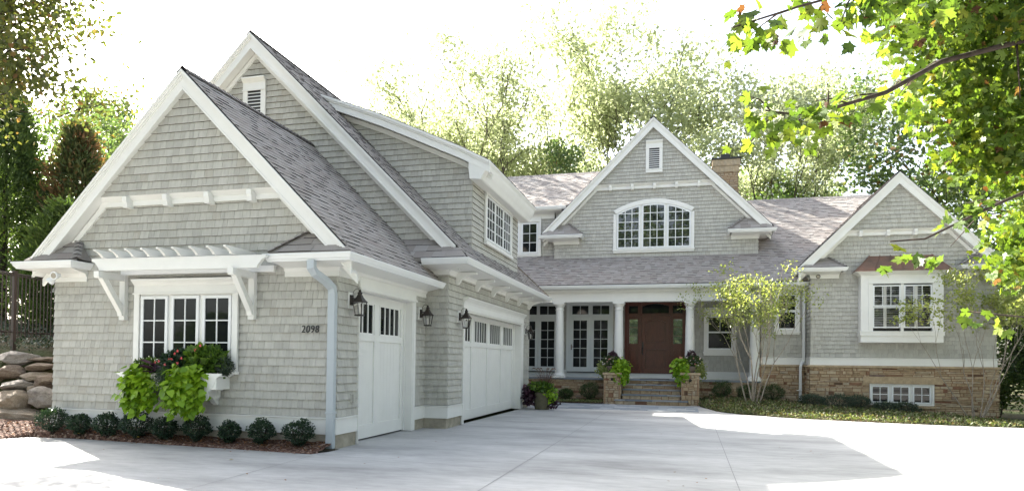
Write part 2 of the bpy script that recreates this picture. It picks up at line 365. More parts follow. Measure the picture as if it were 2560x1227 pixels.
def rakes(xc, za, xl, xr, yw, ov, name='rake_trim', hv=.36, zcut=None):
    """barge boards, crown and soffit of a 45 degree gable; apex (xc, za), ends at x = xl and x = xr"""
    mb = MB(); fr = FY(yw-ov)
    for sgn, xe in ((-1, xl), (1, xr)):
        L = abs(xe-xc); e = xc+sgn*L; zt = za-.035
        def strip(h0, h1, n0, n1):
            pts = [(xc, zt-h0), (e, zt-h0-L), (e, zt-h1-L), (xc, zt-h1)]
            mb.prism(fr, pts, n0, n1)
        strip(0, hv, -.04, 0.0); strip(0.0, .055, .0, .062); strip(.055, .10, .0, .04); strip(.10, .135, .0, .02); strip(hv-.045, hv, .0, .012)
        b = [(xc, zt-hv+.03), (e, zt-hv+.03-L)]
        mb.add([fr.P(b[0][0], b[0][1], -.04), fr.P(b[1][0], b[1][1], -.04), FY(yw).P(b[1][0], b[1][1], 0), FY(yw).P(b[0][0], b[0][1], 0)], [(0, 1, 2, 3)])
        pts = [(xc, zt-hv-.0), (e, zt-hv-L), (e, zt-hv-.14-L), (xc, zt-hv-.14)]
        mb.prism(FY(yw), pts, 0, .05)
    return mb.build(name, WP, house)
def pent(xin, xtop, xo, zt, ze, yw, yf, name='cornice_roof', seed=2):
    """little hipped return roof: eave from xo to xin at yf, top at the wall from xtop outwards"""
    mb = MB(); g = random.Random(seed); s = 1 if xo > xin else -1
    A = Vector((xin, yf, ze)); B = Vector((xo, yf, ze)); T = Vector((xtop, yw, zt)); Wd = Vector((xin, yw, ze)); O = Vector((xo, yw, zt))
    v = (Vector((0, yw-yf, zt-ze))).normalized(); n = Vector((0, -(zt-ze), yw-yf)).normalized(); L = math.hypot(yw-yf, zt-ze)
    fr = Fr((0, yf, ze), (1, 0, 0), v, n)
    k_ = zt-ze; cv = [(xin, 0), (xo, 0), (max(xo-k_, xtop+.01), L), (xtop, L)] if s > 0 else [(xo, 0), (xin, 0), (xtop, L), (min(xo+k_, xtop-.01), L)]
    courses(mb, fr, cv, L/3.02, .18, .4, (.008, .016), .003, .001, g, dark=.03, base=True)
    mb.poly([A, Wd, T], .4)
    mid = [A.lerp(T, t) for t in (0, 1)]; hip_cap(mb, mid[0], mid[1], g)
    mb.add([A, B, B+Vector((0, .02, -.09)), A+Vector((0, .02, -.09))], [(0, 1, 2, 3)], .3)
    return mb.build(name, ASP, house)
def blocks(parent, xs, zc, y0, y1, w_=.10, h=.20):
    y0 = y0+.09
    for x in xs:
        mb = MB(); fr = Fr((x, 0, zc), (0, 1, 0), (0, 0, 1), (1, 0, 0)); y1_ = y1-.004
        pts = [(y0, h*.5), (y0, -h*.05), (y0+.02, -h*.1), (y0+.02, -h*.5), (y0+.05, -h*.5), (y0+.08, -h*.2), (y0+.09, -h*.5), (y1_, -h*.5), (y1_, h*.5)]
        pts = [(y0, h*.5), (y0, h*.1), (y0+.02, -h*.12), (y0+.03, -h*.5), (y1_, -h*.5), (y1_, h*.5)]
        mb.prism(fr, pts, -w_/2, w_/2); mb.build('bracket_block', WP, parent)
def collar(xa, xb, zb, zt, yw, n):
    """white moulded band under the flared upper gable"""
    mb = MB(); h = zt-zb
    pr = [(0, 0), (.055, 0), (.055, h*.55), (.10, h*.72), (.145, h*.9), (.165, h), (0, h)]
    mb.sweep([(xa, yw), (xb, yw)], pr, z=zb)
    return mb.build('collar_band', WP, house)
# ---- front garage bay
sf = FY(Y1); XC1, ZA1 = -8.95, 6.86
hw = 3.02
siding([[(XL1, .53), (XR1, .53), (XR1, 3.35), (XL1, 3.35)]], sf, seed=11)
zb1, zt1 = 4.43, 4.60
siding([[(XL1+.05, 3.35), (XR1-.05, 3.35), (XC1+ZA1-zb1-.33, zb1+.05), (XC1-ZA1+zb1+.33, zb1+.05)]], sf, seed=12)
siding([[(XC1-ZA1+zt1+.3, zt1), (XC1+ZA1-zt1-.3, zt1), (XC1, ZA1-.3)]], sf, name='gable_siding', seed=13, lift=.15)
cb = collar(XC1-ZA1+zb1+.33, XC1+ZA1-zb1-.33, zb1, zt1, Y1, 4)
blocks(cb, (-10.26, -9.36, -8.46, -7.57), 4.475, Y1-.30, Y1-.0)
rakes(XC1, ZA1, -12.33, -5.50, Y1, .27)
OVR = .30; zE1 = 3.39; xe1 = XC1+ZA1-zE1; LS1 = (ZA1-zE1)*math.sqrt(2)
ro = roof(slope_right(xe1, zE1, Y1-OVR), rect(0, 4.6, 0, LS1), seed=21); ridge_cap(ro, (XC1, Y1-OVR, ZA1+.01), (XC1, 15.0, ZA1+.01))
roof(slope_left(2*XC1-xe1, zE1, Y1-OVR), rect(0, 4.6, 0, LS1), seed=22)
DF = .40
gutter([(XL1-DF, 15.2), (XL1-DF, Y1-DF), (-11.25, Y1-DF), (-11.25, Y1-.01)], 3.36)
gutter([(-6.94, Y1-.01), (-6.94, Y1-DF), (XR1+DF, Y1-DF), (XR1+DF, 14.9)], 3.355)
cornice([(XL1, 15.2), (XL1, Y1), (-11.27, Y1)], 3.015, 3.26, DF-.02)
cornice([(-6.92, Y1), (XR1, Y1), (XR1, 14.69)], 3.015, 3.26, DF-.02)
pent(-11.16, -11.50, -12.42, 3.82, 3.40, Y1, Y1-DF+.03, seed=31)
pent(-7.03, -6.47, -5.46, 3.81, 3.40, Y1, Y1-DF+.03, seed=32)
# left side wall, right side strips, base boards and foundation
siding([rect(Y1, 15.2, .53, 3.1)], FXm(XL1), seed=14)
siding([rect(Y1, 11.37, .53, 3.1)], FX(XR1), seed=15)
siding([rect(14.05, Y2, .53, 3.1)], FX(XR1), seed=16)
BASE = [(0, 0), (.03, 0), (.03, .27), (.052, .275), (.052, .293), (0, .30)]
def baseboard(path, z=.25):
    mb = MB(); mb.sweep(path, BASE, z=z); return mb.build('baseboard', WP, house)
baseboard([(XL1, 15.2), (XL1, Y1), (XR1, Y1), (XR1, 11.37)]); baseboard([(XR1, 14.06), (XR1, Y2), (X2, Y2), (X2, 15.80)], .235)
baseboard([(X2, 22.10), (X2, 23.0), (-8, 23.0)], .235)
FN = [(-.25, 0), (.0, 0), (.0, .36), (-.25, .36)]
for p in ([(XL1, 15.2), (XL1, Y1), (XR1, Y1), (XR1, 11.36)], [(XR1, 14.07), (XR1, Y2), (X2-.01, Y2), (X2-.01, 15.81)], [(X2-.01, 22.09), (X2-.01, 23.0), (-8, 23.0)]):
    mb = MB(); mb.sweep(p, FN, z=-.1); mb.build('foundation', MT['foundation_concrete'], house)
# corner backing behind the sidings (solid core of the house)
mb = MB(); mb.box(XL1+.01, XR1-.3, Y1+.02, 15.2, 0, 3.3); mb.build('wall_core', SID, house); mb = MB(); mb.box(-15.3, X2-.36, Y2+.52, 22.98, 0, 3.8); mb.build('wall_core', SID, house)
# ---- second garage bay
XC2, ZA2 = -10.50, 9.66; sf2 = FY(Y2)
siding([[(XR1, .53), (X2, .53), (X2, 3.75), (XR1, 3.75)]], sf2, seed=41)
siding([[(XC2-ZA2+3.3, 3.3), (XC2+ZA2-3.75-.4, 3.75), (XC2, ZA2-.3)]], sf2, name='gable_siding', seed=42)
siding([rect(Y2, 15.82, .53, 3.75)], FX(X2), seed=43); siding([rect(22.08, 23.0, .53, 3.75)], FX(X2), seed=44)
siding([rect(15.82, 22.08, 2.75, 3.75)], FX(X2), seed=45); siding([rect(-8, X2, .53, 3.75)], Fr((0, 23.0, 0), (1, 0, 0), (0, 0, 1), (0, 1, 0)), seed=46)
rakes(XC2, ZA2, -15.9, -5.05, Y2, .27, hv=.38)
zE2 = 3.89; xe2 = XC2+ZA2-zE2; LS2 = (ZA2-zE2)*math.sqrt(2); yb = 23.42-(Y2-.30); yr = 19.2-(Y2-.30)
ro = roof(slope_right(xe2, zE2, Y2-.30), [(0, 0), (yb, 0), (yr, LS2), (0, LS2)], seed=51); ridge_cap(ro, (XC2, Y2-.30, ZA2+.01), (XC2, 19.2, ZA2+.01))
roof(slope_left(2*XC2-xe2, zE2, Y2-.30), [(0, 0), (yb, 0), (yr, LS2), (0, LS2)], seed=52)
mb = MB(); g_ = random.Random(3); mb.poly([(xe2, 23.42, zE2), (2*XC2-xe2, 23.42, zE2), (XC2, 19.2, ZA2)], .5); hip_cap(mb, (xe2, 23.42, zE2), (XC2, 19.2, ZA2), g_, .1); mb.build('hip_roof', ASP, house)
D2 = .60
# link between the garage and the main house (its ridge shades the apron)
for f_, sd in ((slope_right(-7.5, 5.0, 19.5), 54), (slope_left(-13.5, 5.0, 19.5), 55)): roof(f_, rect(0, 10.5, 0, 3*math.sqrt(2)), seed=sd)
mb = MB(); mb.box(-13.3, -7.7, 22.99, 29.5, 0, 4.95); mb.build('wall_core', SID, house)
gutter([(-5.72, Y2-D2), (X2+D2, Y2-D2), (X2+D2, 23.48), (-8, 23.48)], 3.84)
cornice([(-5.86, Y2), (X2, Y2), (X2, 23.0), (-8, 23.0)], 3.55, 3.73, D2-.02)
pent(-6.6, -6.6, -4.70, 4.40, 3.87, Y2, Y2-D2+.03, seed=53)
for y in (15.22, 16.75, 18.25, 19.75, 21.27, 22.77):      # curved eave brackets above the wide door
    mb = MB(); fr = Fr((X2, y, 0), (1, 0, 0), (0, 0, 1), (0, -1, 0)); pts = [(0.012, 3.66), (.012, 3.38), (.075, 3.38), (.10, 3.42)]
    for i in range(9):
        a = i/8*math.pi/2; pts.append((.12+.40*(1-math.cos(a)), 3.44+.12*math.sin(a)+.05*i/8))
    pts += [(.53, 3.66)]; mb.prism(fr, pts, -.055, .055); mb.build('eave_bracket', WP, house)
# ---- louvre vents
def louver(cx, zb, zt, zcr, y, w_=.64):
    fr = FY(y); mb = MB(); a, b = cx-w_/2, cx+w_/2
    mb.fbox(fr, a, a+.13, zb, zt, 0, .045); mb.fbox(fr, b-.13, b, zb, zt, 0, .045); mb.fbox(fr, a+.13, b-.13, zb, zb+.12, 0, .045)
    mb.fbox(fr, a-.02, b+.02, zb+.12, zb+.14, .045, .06); mb.fbox(fr, a, b, zt, zcr-.1, 0, .05); mb.fbox(fr, a-.02, b+.02, zt-.012, zt+.012, .05, .065)
    mb.sweep([(a, y), (b, y)], [(0, 0), (.05, 0), (.09, .05), (.13, .09), (.13, .12), (0, .12)], z=zcr-.1)
    o = mb.build('louver_vent', WP, house)
    m2 = MB(); z = zb+.15; 
    while z < zt-.05:
        m2.add([fr.P(a+.13, z, .035), fr.P(b-.13, z, .035), fr.P(b-.13, z+.05, .008), fr.P(a+.13, z+.05, .008), fr.P(a+.13, z+.012, .035), fr.P(b-.13, z+.012, .035)], [(0, 1, 5, 4), (4, 5, 2, 3)]); z += .085
    m2.build('louver_slats', WP, o)
    m3 = MB(); m3.fbox(fr, a+.12, b-.12, zb+.11, zt, .02, .021); m3.build('vent_backing', MT['black_metal'], o)
louver(-10.52, 7.45, 8.28, 8.57, Y2-.033)
louver(-1.31, 9.48, 10.5, 10.78, 28.405, .68)
# ---- garage doors
def garage_door(y0, y1, xd, xw, groups, cols, ztop, zl, zh, rail, yc0, yc1, crown):
    fr = FX(xd); mb = MB()
    mb.fbox(fr, y0-.25, y1, .035, ztop, -.05, 0)                          # slab
    gw = .09
    ed = [y0-.12] + [(groups[i][1]+groups[i+1][0])/2 for i in range(len(groups)-1)] + [y1]
    for i, e in enumerate(ed):
        h = .10 if 0 < i < len(ed)-1 else .11
        a, b = (e-h, e+h) if 0 < i < len(ed)-1 else ((e-.1, e+.09) if i == 0 else (e-.16, e)); mb.fbox(fr, a, b, .035, ztop, 0, .03)
    for i in range(len(ed)-1):
        a = ed[i]+(.10 if i else .09); b = ed[i+1]-(.10 if i < len(ed)-2 else .16)
        mb.fbox(fr, a, b, .035, .29, 0, .028); mb.fbox(fr, a, b, rail, zl-.03, 0, .028); mb.fbox(fr, a, b, zh+.03, ztop, 0, .028)
        n = 7
        for k in range(1, n): u = a+(b-a)*k/n; mb.fbox(fr, u-.004, u+.004, .29, rail, -.004, .0015)
    for z in (.74, 1.34): mb.fbox(fr, y0-.2, y1, z-.002, z+.002, -.002, .0022)
    d = mb.build('garage_door', MT['fiber_panel'], house)
    m2 = MB(); m3 = MB()
    for a, b in groups:
        m2.fbox(fr, a, b, zl, zh, .001, .012)
        for k in range(cols+1):
            u = a+(b-a)*k/cols; m3.fbox(fr, u-.018, u+.018, zl-.03, zh+.03, .002, .027)
        m3.fbox(fr, a-.02, b+.02, zl-.03, zl, .002, .024); m3.fbox(fr, a-.02, b+.02, zh, zh+.03, .002, .024)
    m2.build('door_window', MT['window_glass'], d); m3.build('window_bars', MT['fiber_panel'], d)
    m4 = MB(); m4.fbox(fr, y0-.2, y1, .008, .035, -.03, -.004); m4.build('bottom_seal', MT['black_metal'], d)
    t = MB(); fw_ = FX(xw)                                                # jambs, casing and head
    t.box(xd-.04, xw+.03, y1, y1+.035, .01, ztop+.02); t.box(xd-.04, xw+.03, y0-.035, y0, .01, ztop+.02); t.box(xd-.04, xw+.03, y0, y1, ztop-.02, ztop+.02)
    t.fbox(fw_, yc0, y0-.035, .012, ztop+.02, 0, .045); t.fbox(fw_, y1+.035, yc1, .012, ztop+.02, 0, .045)
    t.fbox(fw_, yc0, yc1, ztop+.02, crown-.14, 0, .045); t.fbox(fw_, yc0-.02, yc1+.02, ztop+.02, ztop+.05, .045, .065)
    t.fbox(FX(xd), y1-.05, y1, .02, ztop, .031, .06); t.fbox(FX(xd), y0, y0+.04, .02, ztop, .031, .06)
    if crown > ztop+.3: t.sweep([(xw, yc0), (xw, yc1)], [(0, 0), (.05, 0), (.07, .05), (.13, .11), (.16, .13), (.16, .16), (0, .16)], z=crown-.15)
    t.build('door_casing', WP, d)
    k = MB(); k.box(xd-.4, xd-.06, y0-.3, y1+.1, 0, ztop+.1); k.build('door_backing', MT['black_metal'], d)
    return d
garage_door(11.42, 13.90, -6.09, XR1, [(11.47, 12.38), (12.70, 13.63)], 4, 2.86, 2.09, 2.65, 1.93, 11.37, 14.06, 3.02)
mb = MB(); mb.fbox(FX(XR1), 11.37, 14.06, 2.89, 3.10, .0, .05); mb.fbox(FX(XR1), 11.36, 14.08, 2.86, 2.90, .05, .075); mb.build('door_frieze', WP, house)
garage_door(15.85, 21.73, -5.57, X2, [(15.98, 17.08), (17.46, 18.58), (18.95, 20.05), (20.45, 21.55)], 5, 2.80, 2.09, 2.65, 1.95, 15.72, 22.06, 3.13)
# ---- dormer on the second roof
XD, YD, YDb = -5.262, 16.21, 20.95
crv = [(-9.42, 8.60), (-7.7, 7.93), (-6.6, 7.44), (-5.45, 6.92), (-4.715, 6.535)]
def rz(x, c=crv):
    for (a, b), (p, q) in zip(c, c[1:]):
        if x <= p: return b+(q-b)*(x-a)/(p-a)
    return c[-1][1]
mb = MB(); g_ = random.Random(8)
xs = [-9.2, -7.7, -6.6, -5.45, XD]
for a, b in zip(xs, xs[1:]):
    lo = lambda x: ZA2-(x-XC2)-.02
    courses(mb, FY(YD), [(a, lo(a)), (b, lo(b)), (b, rz(b)-.25), (a, max(lo(a), rz(a)-.25))], 148e-3, .085, .21, .027, .002, .0024, g_, v0=.55, dark=.02, jit=.0025)
mb.build('dormer_siding', SID, house)
siding([rect(YD, YDb, 4.3, rz(XD)-.2)], FX(XD), name='dormer_siding', seed=61)
mb = MB(); yo, ybk = YD-.31, YDb+.31
cr2 = crv + [(-4.60, 6.47)]
for i in range(len(crv)-1):
    (a, za), (b, zb) = crv[i], crv[i+1]
    d = Vector((b-a, 0, zb-za)); L = d.length
    fr = Fr((b, yo, zb), (0, 1, 0), (-d.x, 0, -d.z), (-d.z, 0, d.x))
    courses(mb, fr, rect(0, ybk-yo, 0, L), .143, .16, .42, (.006, .017), .002, .001, g_, dark=.03)
o_ = mb.build('dormer_roof', ASP, house)
mb = MB(); fr = FY(yo)
for i in range(len(crv)-1):
    (a, za), (b, zb) = crv[i], crv[i+1]
    for h0, h1, n0, n1 in ((.02, .31, -.04, 0), (.02, .085, 0, .055), (.085, .13, 0, .03), (.27, .31, 0, .015)):
        mb.prism(fr, [(a, za-h0), (b, zb-h0), (b, zb-h1), (a, za-h1)], n0, n1)
    mb.add([(a, yo+.04, za-.28), (b, yo+.04, zb-.28), (b, YD, zb-.28), (a, YD, za-.28)], [(0, 1, 2, 3)])
    mb.prism(FY(YD), [(a, za-.31), (b, zb-.31), (b, zb-.43), (a, za-.43)], 0, .05)
mb.sweep([(XD, yo-.006), (XD, ybk)], [(0, 6.33), (.03, 6.10), (.30, 6.08), (.33, 6.10), (.38, 6.20), (.42, 6.26), (.47, 6.36), (.49, 6.44), (.545, 6.50), (.545, 6.53), (.5, 6.545), (.0, 6.60)], z=0)
mb.build('dormer_cornice', WP, house)
# ---- windows
def sash(parent, fr, a, b, c, d, cols, rows, n0=.0, fw_=.055, mun=.011, glass='window_glass', bot=None, top=None, pane_n=.014, fm_='white_metal'):
    mb = MB(); bb = bot or fw_; tt = top or fw_
    mb.fbox(fr, a-fw_, a, c-bb, d+tt, n0, n0+.036); mb.fbox(fr, b, b+fw_, c-bb, d+tt, n0, n0+.036)
    mb.fbox(fr, a, b, c-bb, c, n0, n0+.035); mb.fbox(fr, a, b, d, d+tt, n0, n0+.035)
    for k in range(1, cols): u = a+(b-a)*k/cols; mb.fbox(fr, u-mun, u+mun, c, d, n0+.012, n0+.030)
    for k in range(1, rows): v = c+(d-c)*k/rows; mb.fbox(fr, a, b, v-mun, v+mun, n0+.012, n0+.0285)
    s = mb.build('sash', MT[fm_], parent)
    m2 = MB(); m2.fbox(fr, a-.01, b+.01, c-.01, d+.01, n0+pane_n-.01, n0+pane_n); m2.build('pane', MT[glass], parent)
    return s
def casing(fr, a, b, c, d, wc=.12, head=.14, sill=.05, crown=0, name='window', n=.05, apron=0.):
    """a..b, c..d: outer bounds (sill bottom to head top)"""
    mb = MB(); zs = c+sill+apron
    mb.fbox(fr, a, a+wc, zs, d-head, 0, n); mb.fbox(fr, b-wc, b, zs, d-head, 0, n); mb.fbox(fr, a, b, d-head, d, 0, n+.004)
    mb.fbox(fr, a-.025, b+.025, c+apron, zs, 0, n+.035)
    if apron: mb.fbox(fr, a, b, c, c+apron, 0, n)
    mb.fbox(fr, a+wc, b-wc, zs, d-head, -.02, .003)
    mb.fbox(fr, a-.02, b+.02, d-head-.012, d-head+.014, n, n+.022)
    if crown:
        pr = [(0, 0), (n+.004, 0), (n+.04, crown*.4), (n+.09, crown*.75), (n+.09, crown), (0, crown)]
        A = fr.P(a, d, 0); B = fr.P(b, d, 0); mb.sweep([(A.x, A.y), (B.x, B.y)], pr, z=d)
    return mb.build(name, WP, house)
f1 = FY(Y1-.031)
wn = casing(f1, -10.105, -7.845, 1.27, 2.90, .115, .15, .05, .12)
for a, b in ((-9.905, -9.417), (-9.228, -8.737), (-8.545, -8.046)): sash(wn, f1, a, b, 1.438, 2.652, 2, 3)
fd = FX(XD+.030); wn = casing(fd, 17.20, 20.02, 4.70, 6.20, .12, .16, .09, .13)
for i in range(3): a = 17.20+.12+i*.86; sash(wn, fd, a+.06, a+.80, 4.90, 5.98, 3, 4)
fm = FY(28.59-.031)
wn = MB(); arc = lambda x, R, xc=-1.33, zt=8.42: zt-R+math.sqrt(max(0, R*R-(x-xc)**2))
def arcpts(a, b, R, zt, n=24): return [(a+(b-a)*i/n, arc(a+(b-a)*i/n, R, -1.33, zt)) for i in range(n+1)]
A0, A1, B0, B1 = -2.98, .32, -2.86, .20
o1 = arcpts(A0, A1, 3.36, 8.42); i1 = arcpts(B0, B1, 3.18, 8.235)
for k in range(24): wn.prism(fm, [i1[k], i1[k+1], o1[k+1], o1[k]], 0, .05)
wn.fbox(fm, A0, B0, 6.28, 7.83, 0, .049); wn.fbox(fm, B1, A1, 6.28, 7.83, 0, .049)
wn.fbox(fm, A0-.02, A1+.02, 6.28, 6.335, 0, .085); wn.fbox(fm, A0, A1, 6.195, 6.28, 0, .048)
wn.prism(fm, [(B0, 6.33), (B1, 6.33)] + i1[::-1], -.02, .003)
wn = wn.build('arched_window', WP, house)
for a, b in ((-2.771, -1.93), (-1.737, -.896), (-.707, .125)):
    m1 = MB(); m2 = MB(); ia = arcpts(a-.055, b+.055, 3.12, 8.225, 10); ib = arcpts(a, b, 3.05, 8.165, 10); c = 6.435
    for k in range(10): m1.prism(fm, [ib[k], ib[k+1], ia[k+1], ia[k]], 0, .036)
    m1.fbox(fm, a-.055, a, c-.06, ib[0][1]+.04, 0, .035); m1.fbox(fm, b, b+.055, c-.06, ib[-1][1]+.04, 0, .035); m1.fbox(fm, a, b, c-.06, c, 0, .034)
    for k in (1, 2): u = a+(b-a)*k/3; m1.fbox(fm, u-.014, u+.014, c, arc(u, 3.05, -1.33, 8.165), .012, .03)
    for z in (6.785, 7.135, 7.485, 7.84):
        x0, x1 = a, b
        if z > min(ib[0][1], ib[-1][1]):
            hx = math.sqrt(3.05**2-(z-8.165+3.05)**2); x0 = max(a, -1.33-hx); x1 = min(b, -1.33+hx)
        m1.fbox(fm, x0, x1, z-.014, z+.014, .012, .0285)
    m1.build('sash', MT['white_metal'], wn); m2.prism(fm, [(a-.01, c-.01), (b+.01, c-.01)] + ib[::-1], .004, .014); m2.build('pane', MT['upper_glass'], wn)
f5 = FY(28.85-.031); wn = casing(f5, -8.05, -6.155, 6.14, 7.92, .13, .2, .05, 0, apron=.09)
for a, b in ((-7.76, -7.20), (-6.975, -6.36)): sash(wn, f5, a, b, 6.40, 7.62, 2, 3)
YP = 29.10; fp = FY(YP-.031)
wn = casing(fp, .74, 2.02, 1.93, 3.78, .13, .2, .06, .13, apron=.09)
sash(wn, fp, .93, 1.83, 2.92, 3.50, 2, 1); sash(wn, fp, .93, 1.83, 2.23, 2.86, 1, 1, n0=-.006)
f8 = FY(27.3-.031); wn = casing(f8, 3.27, 4.16, 2.72, 4.38, .10, .14, .06, 0, apron=.06)
sash(wn, f8, 3.43, 4.00, 3.65, 4.19, 2, 2); sash(wn, f8, 3.43, 4.00, 2.96, 3.56, 1, 1, n0=-.006)
# french windows and doors on the porch
def french(leaves, z0, z1, t0, t1, a, b, name, handle=None):
    mb = MB(); zf = .945
    mb.fbox(fp, a, b, zf, z0-.21, 0, .03); mb.fbox(fp, a, b, z0-.21, t1+.14, -.02, .004)
    mb.fbox(fp, a, a+.09, z0-.21, t1+.14, .004, .05); mb.fbox(fp, b-.09, b, z0-.21, t1+.14, .004, .05); mb.fbox(fp, a+.09, b-.09, t1+.05, t1+.14, .004, .048)
    d = mb.build(name, MT['clad_grey'], house)
    m2 = MB(); m2.fbox(fp, a+.05, b-.05, z0-.235, z0-.205, .03, .09); m2.build('threshold', MT['black_metal'], d)
    for i, (p, q) in enumerate(leaves):
        sash(d, fp, p, q, z0, z1, 2, 5, n0=.004, fw_=.115, bot=.20, top=.11, fm_='clad_grey'); sash(d, fp, p-.06, q+.06, t0, t1, 2, 1, n0=.004, fw_=.05, fm_='clad_grey')
    if handle is not None: h = MB(); h.fbox(fp, handle-.02, handle+.02, 2.12, 2.36, .04, .055); h.fbox(fp, handle-.015, handle+.10, 2.24, 2.27, .065, .085); h.fbox(fp, handle-.01, handle+.01, 2.24, 2.27, .055, .066); h.build('handle', MT['terracotta_bowl'], d)
french([(-4.72, -4.13), (-3.83, -3.235)], 1.385, 3.40, 3.66, 4.03, -5.03, -3.02, 'french_door', -4.80)
french([(-6.98, -6.42), (-6.16, -5.56)], 1.385, 3.36, 3.66, 4.03, -7.25, -5.30, 'french_window')
# front door
MH = MT['mahogany']; mb = MB(); fq = FY(YP-.031)
mb.fbox(fq, -2.50, .05, 1.13, 4.17, -.02, .0)
for a, b in ((-2.50, -2.37), (-1.93, -1.81), (-.59, -.55), (-.09, .05)): mb.fbox(fq, a, b, 1.13, 4.17, 0, .105)
mb.fbox(fq, -.60, -.585, 1.13, 4.17, 0, .068); mb.fbox(fq, -2.37, -.09, 3.59, 3.655, 0, .067); mb.fbox(fq, -2.37, -.09, 4.10, 4.17, 0, .066); mb.fbox(fq, -2.37, -.09, 1.13, 1.17, 0, .064)
door = mb.build('front_door', MH, house)
for a, b in ((-2.37, -1.93), (-.55, -.09)):              # side lights with a panel below
    m1 = MB(); p, q = a+.06, b-.035
    m1.fbox(fq, a, p, 1.17, 3.59, 0, .045); m1.fbox(fq, q, b, 1.17, 3.59, 0, .045); m1.fbox(fq, p, q, 3.43, 3.59, 0, .044); m1.fbox(fq, p, q, 2.15, 2.40, 0, .044); m1.fbox(fq, p, q, 1.17, 1.36, 0, .044)
    m1.fbox(fq, p+.03, q-.03, 1.40, 2.11, 0, .034)
    for z in (2.74, 3.09): m1.fbox(fq, p, q, z-.012, z+.012, .02, .034)
    m1.build('sidelight', MH, door); m2 = MB(); m2.fbox(fq, p, q, 2.40, 3.43, .004, .02); m2.build('sidelight_glass', MT['mirror_glass'], door)
m2 = MB(); m2.fbox(fq, -2.34, -1.96, 3.69, 4.01, .004, .02); m2.fbox(fq, -.52, -.12, 3.69, 4.01, .004, .02)
pts = [(-1.78+1.10*i/12, 3.99+.10*math.sin(math.pi*i/12)) for i in range(13)]
m2.prism(fq, [(-1.78, 3.69), (-.68, 3.69)] + pts[::-1], .004, .02); m2.build('transom_glass', MT['window_glass'], door)
m1 = MB()
for i in range(12): m1.prism(fq, [pts[i], pts[i+1], (pts[i+1][0], 4.12), (pts[i][0], 4.12)], .0, .05)
for a, b in ((-2.37, -2.34), (-1.96, -1.93), (-1.81, -1.78), (-.68, -.60), (-.55, -.52), (-.12, -.09)): m1.fbox(fq, a, b, 3.655, 4.11, 0, .052)
for a, b in ((-2.34, -1.96), (-.52, -.12)): m1.fbox(fq, a, b, 4.01, 4.11, 0, .05)
m1.build('transom_frame', MH, door)
m1 = MB()
m1.fbox(fq, -1.80, -1.63, 1.175, 3.585, 0, .085); m1.fbox(fq, -.78, -.61, 1.175, 3.585, 0, .085); m1.fbox(fq, -1.63, -.78, 1.175, 1.38, 0, .084); m1.fbox(fq, -1.63, -.78, 2.16, 2.40, 0, .084)
pa = [(-1.63+.85*i/12, 3.30+.11*math.sin(math.pi*i/12)) for i in range(13)]
for i in range(12): m1.prism(fq, [pa[i], pa[i+1], (pa[i+1][0], 3.585), (pa[i][0], 3.585)], 0, .084)
m1.fbox(fq, -1.56, -.85, 1.45, 2.09, 0, .04); m1.prism(fq, [(-1.56, 2.47), (-.85, 2.47)] + [(-1.56+.71*i/12, 3.23+.10*math.sin(math.pi*i/12)) for i in range(13)][::-1], 0, .04)
m1.build('door_leaf', MH, door)
m1 = MB(); m1.fbox(fq, -1.775, -1.72, 1.93, 2.48, .085, .10); m1.tube([fq.P(-1.748, 1.98, .105), fq.P(-1.748, 2.02, .16), fq.P(-1.748, 2.2, .17), fq.P(-1.748, 2.24, .11)], .014); m1.lathe(fq.P(-1.748, 2.38, .115), [(.02, -.02), (.024, 0), (.02, .02)], 10); m1.build('door_handle', MT['black_metal'], door)
m1 = MB(); m1.fbox(fq, -2.75, .35, .945, 1.125, 0, .10); m1.fbox(fq, -2.42, -.03, 1.125, 1.14, -.01, .13); m1.build('door_sill', WP, door)
# ---- porch
fs = FY(27.2)
siding([rect(-9, -7.25, 1.25, 4.2), rect(-5.30, -5.03, 1.25, 4.2), rect(-3.02, -2.50, 1.25, 4.2), rect(.05, 2.85, 1.25, 4.2)], FY(YP), seed=71)
siding([rect(27.3, YP, 1.25, 4.2)], FXm(2.82), seed=72)
for u0, u1 in ((-9, -7.25), (-5.3, -5.03), (-3.02, -2.75), (.35, 2.82)): mb = MB(); mb.fbox(FY(YP), u0, u1, .945, 1.26, 0, .03); mb.build('porch_baseboard', WP, house)
mb = MB(); mb.box(-9.0, 2.80, 27.13, 29.1, .885, .94); mb.build('porch_floor', MT['step_stone'], house)
mb = MB(); mb.box(-9.0, 2.78, 27.16, 27.5, 4.02, 4.40); mb.fbox(FY(27.16), -9, 2.79, 4.40, 4.44, -.1, .03); mb.box(-9, 2.78, 27.5, 29.1, 4.22, 4.26)
mb.fbox(FY(27.3), 2.78, 4.45, 4.38, 4.46, 0, .06); mb.build('porch_beam', WP, house)
cornice([(-9, 27.16), (4.43, 27.16)], 4.40, 4.56, .28, 'porch_cornice')
gutter([(-9.2, 26.86), (4.45, 26.86)], 4.655)
for x in (-5.02, -2.60, .17, 2.58):
    mb = MB(); c = (x, 27.34, .94); H_ = 3.08
    mb.box(x-.26, x+.26, 27.08, 27.60, .941, 1.03); 
    mb.lathe(c, [(.245, .09), (.25, .12), (.235, .16), (.205, .175), (.20, .20)] + [(.19-.035*(t**1.8), .20+t*2.55) for t in [i/10 for i in range(11)]] + [(.175, 2.76), (.18, 2.79), (.16, 2.81), (.16, 2.88), (.20, 2.93), (.215, 2.97), (.215, 3.0)], 28)
    mb.box(x-.235, x+.235, 27.105, 27.575, 3.94, 4.019); mb.build('column', WP, house, smooth=False)
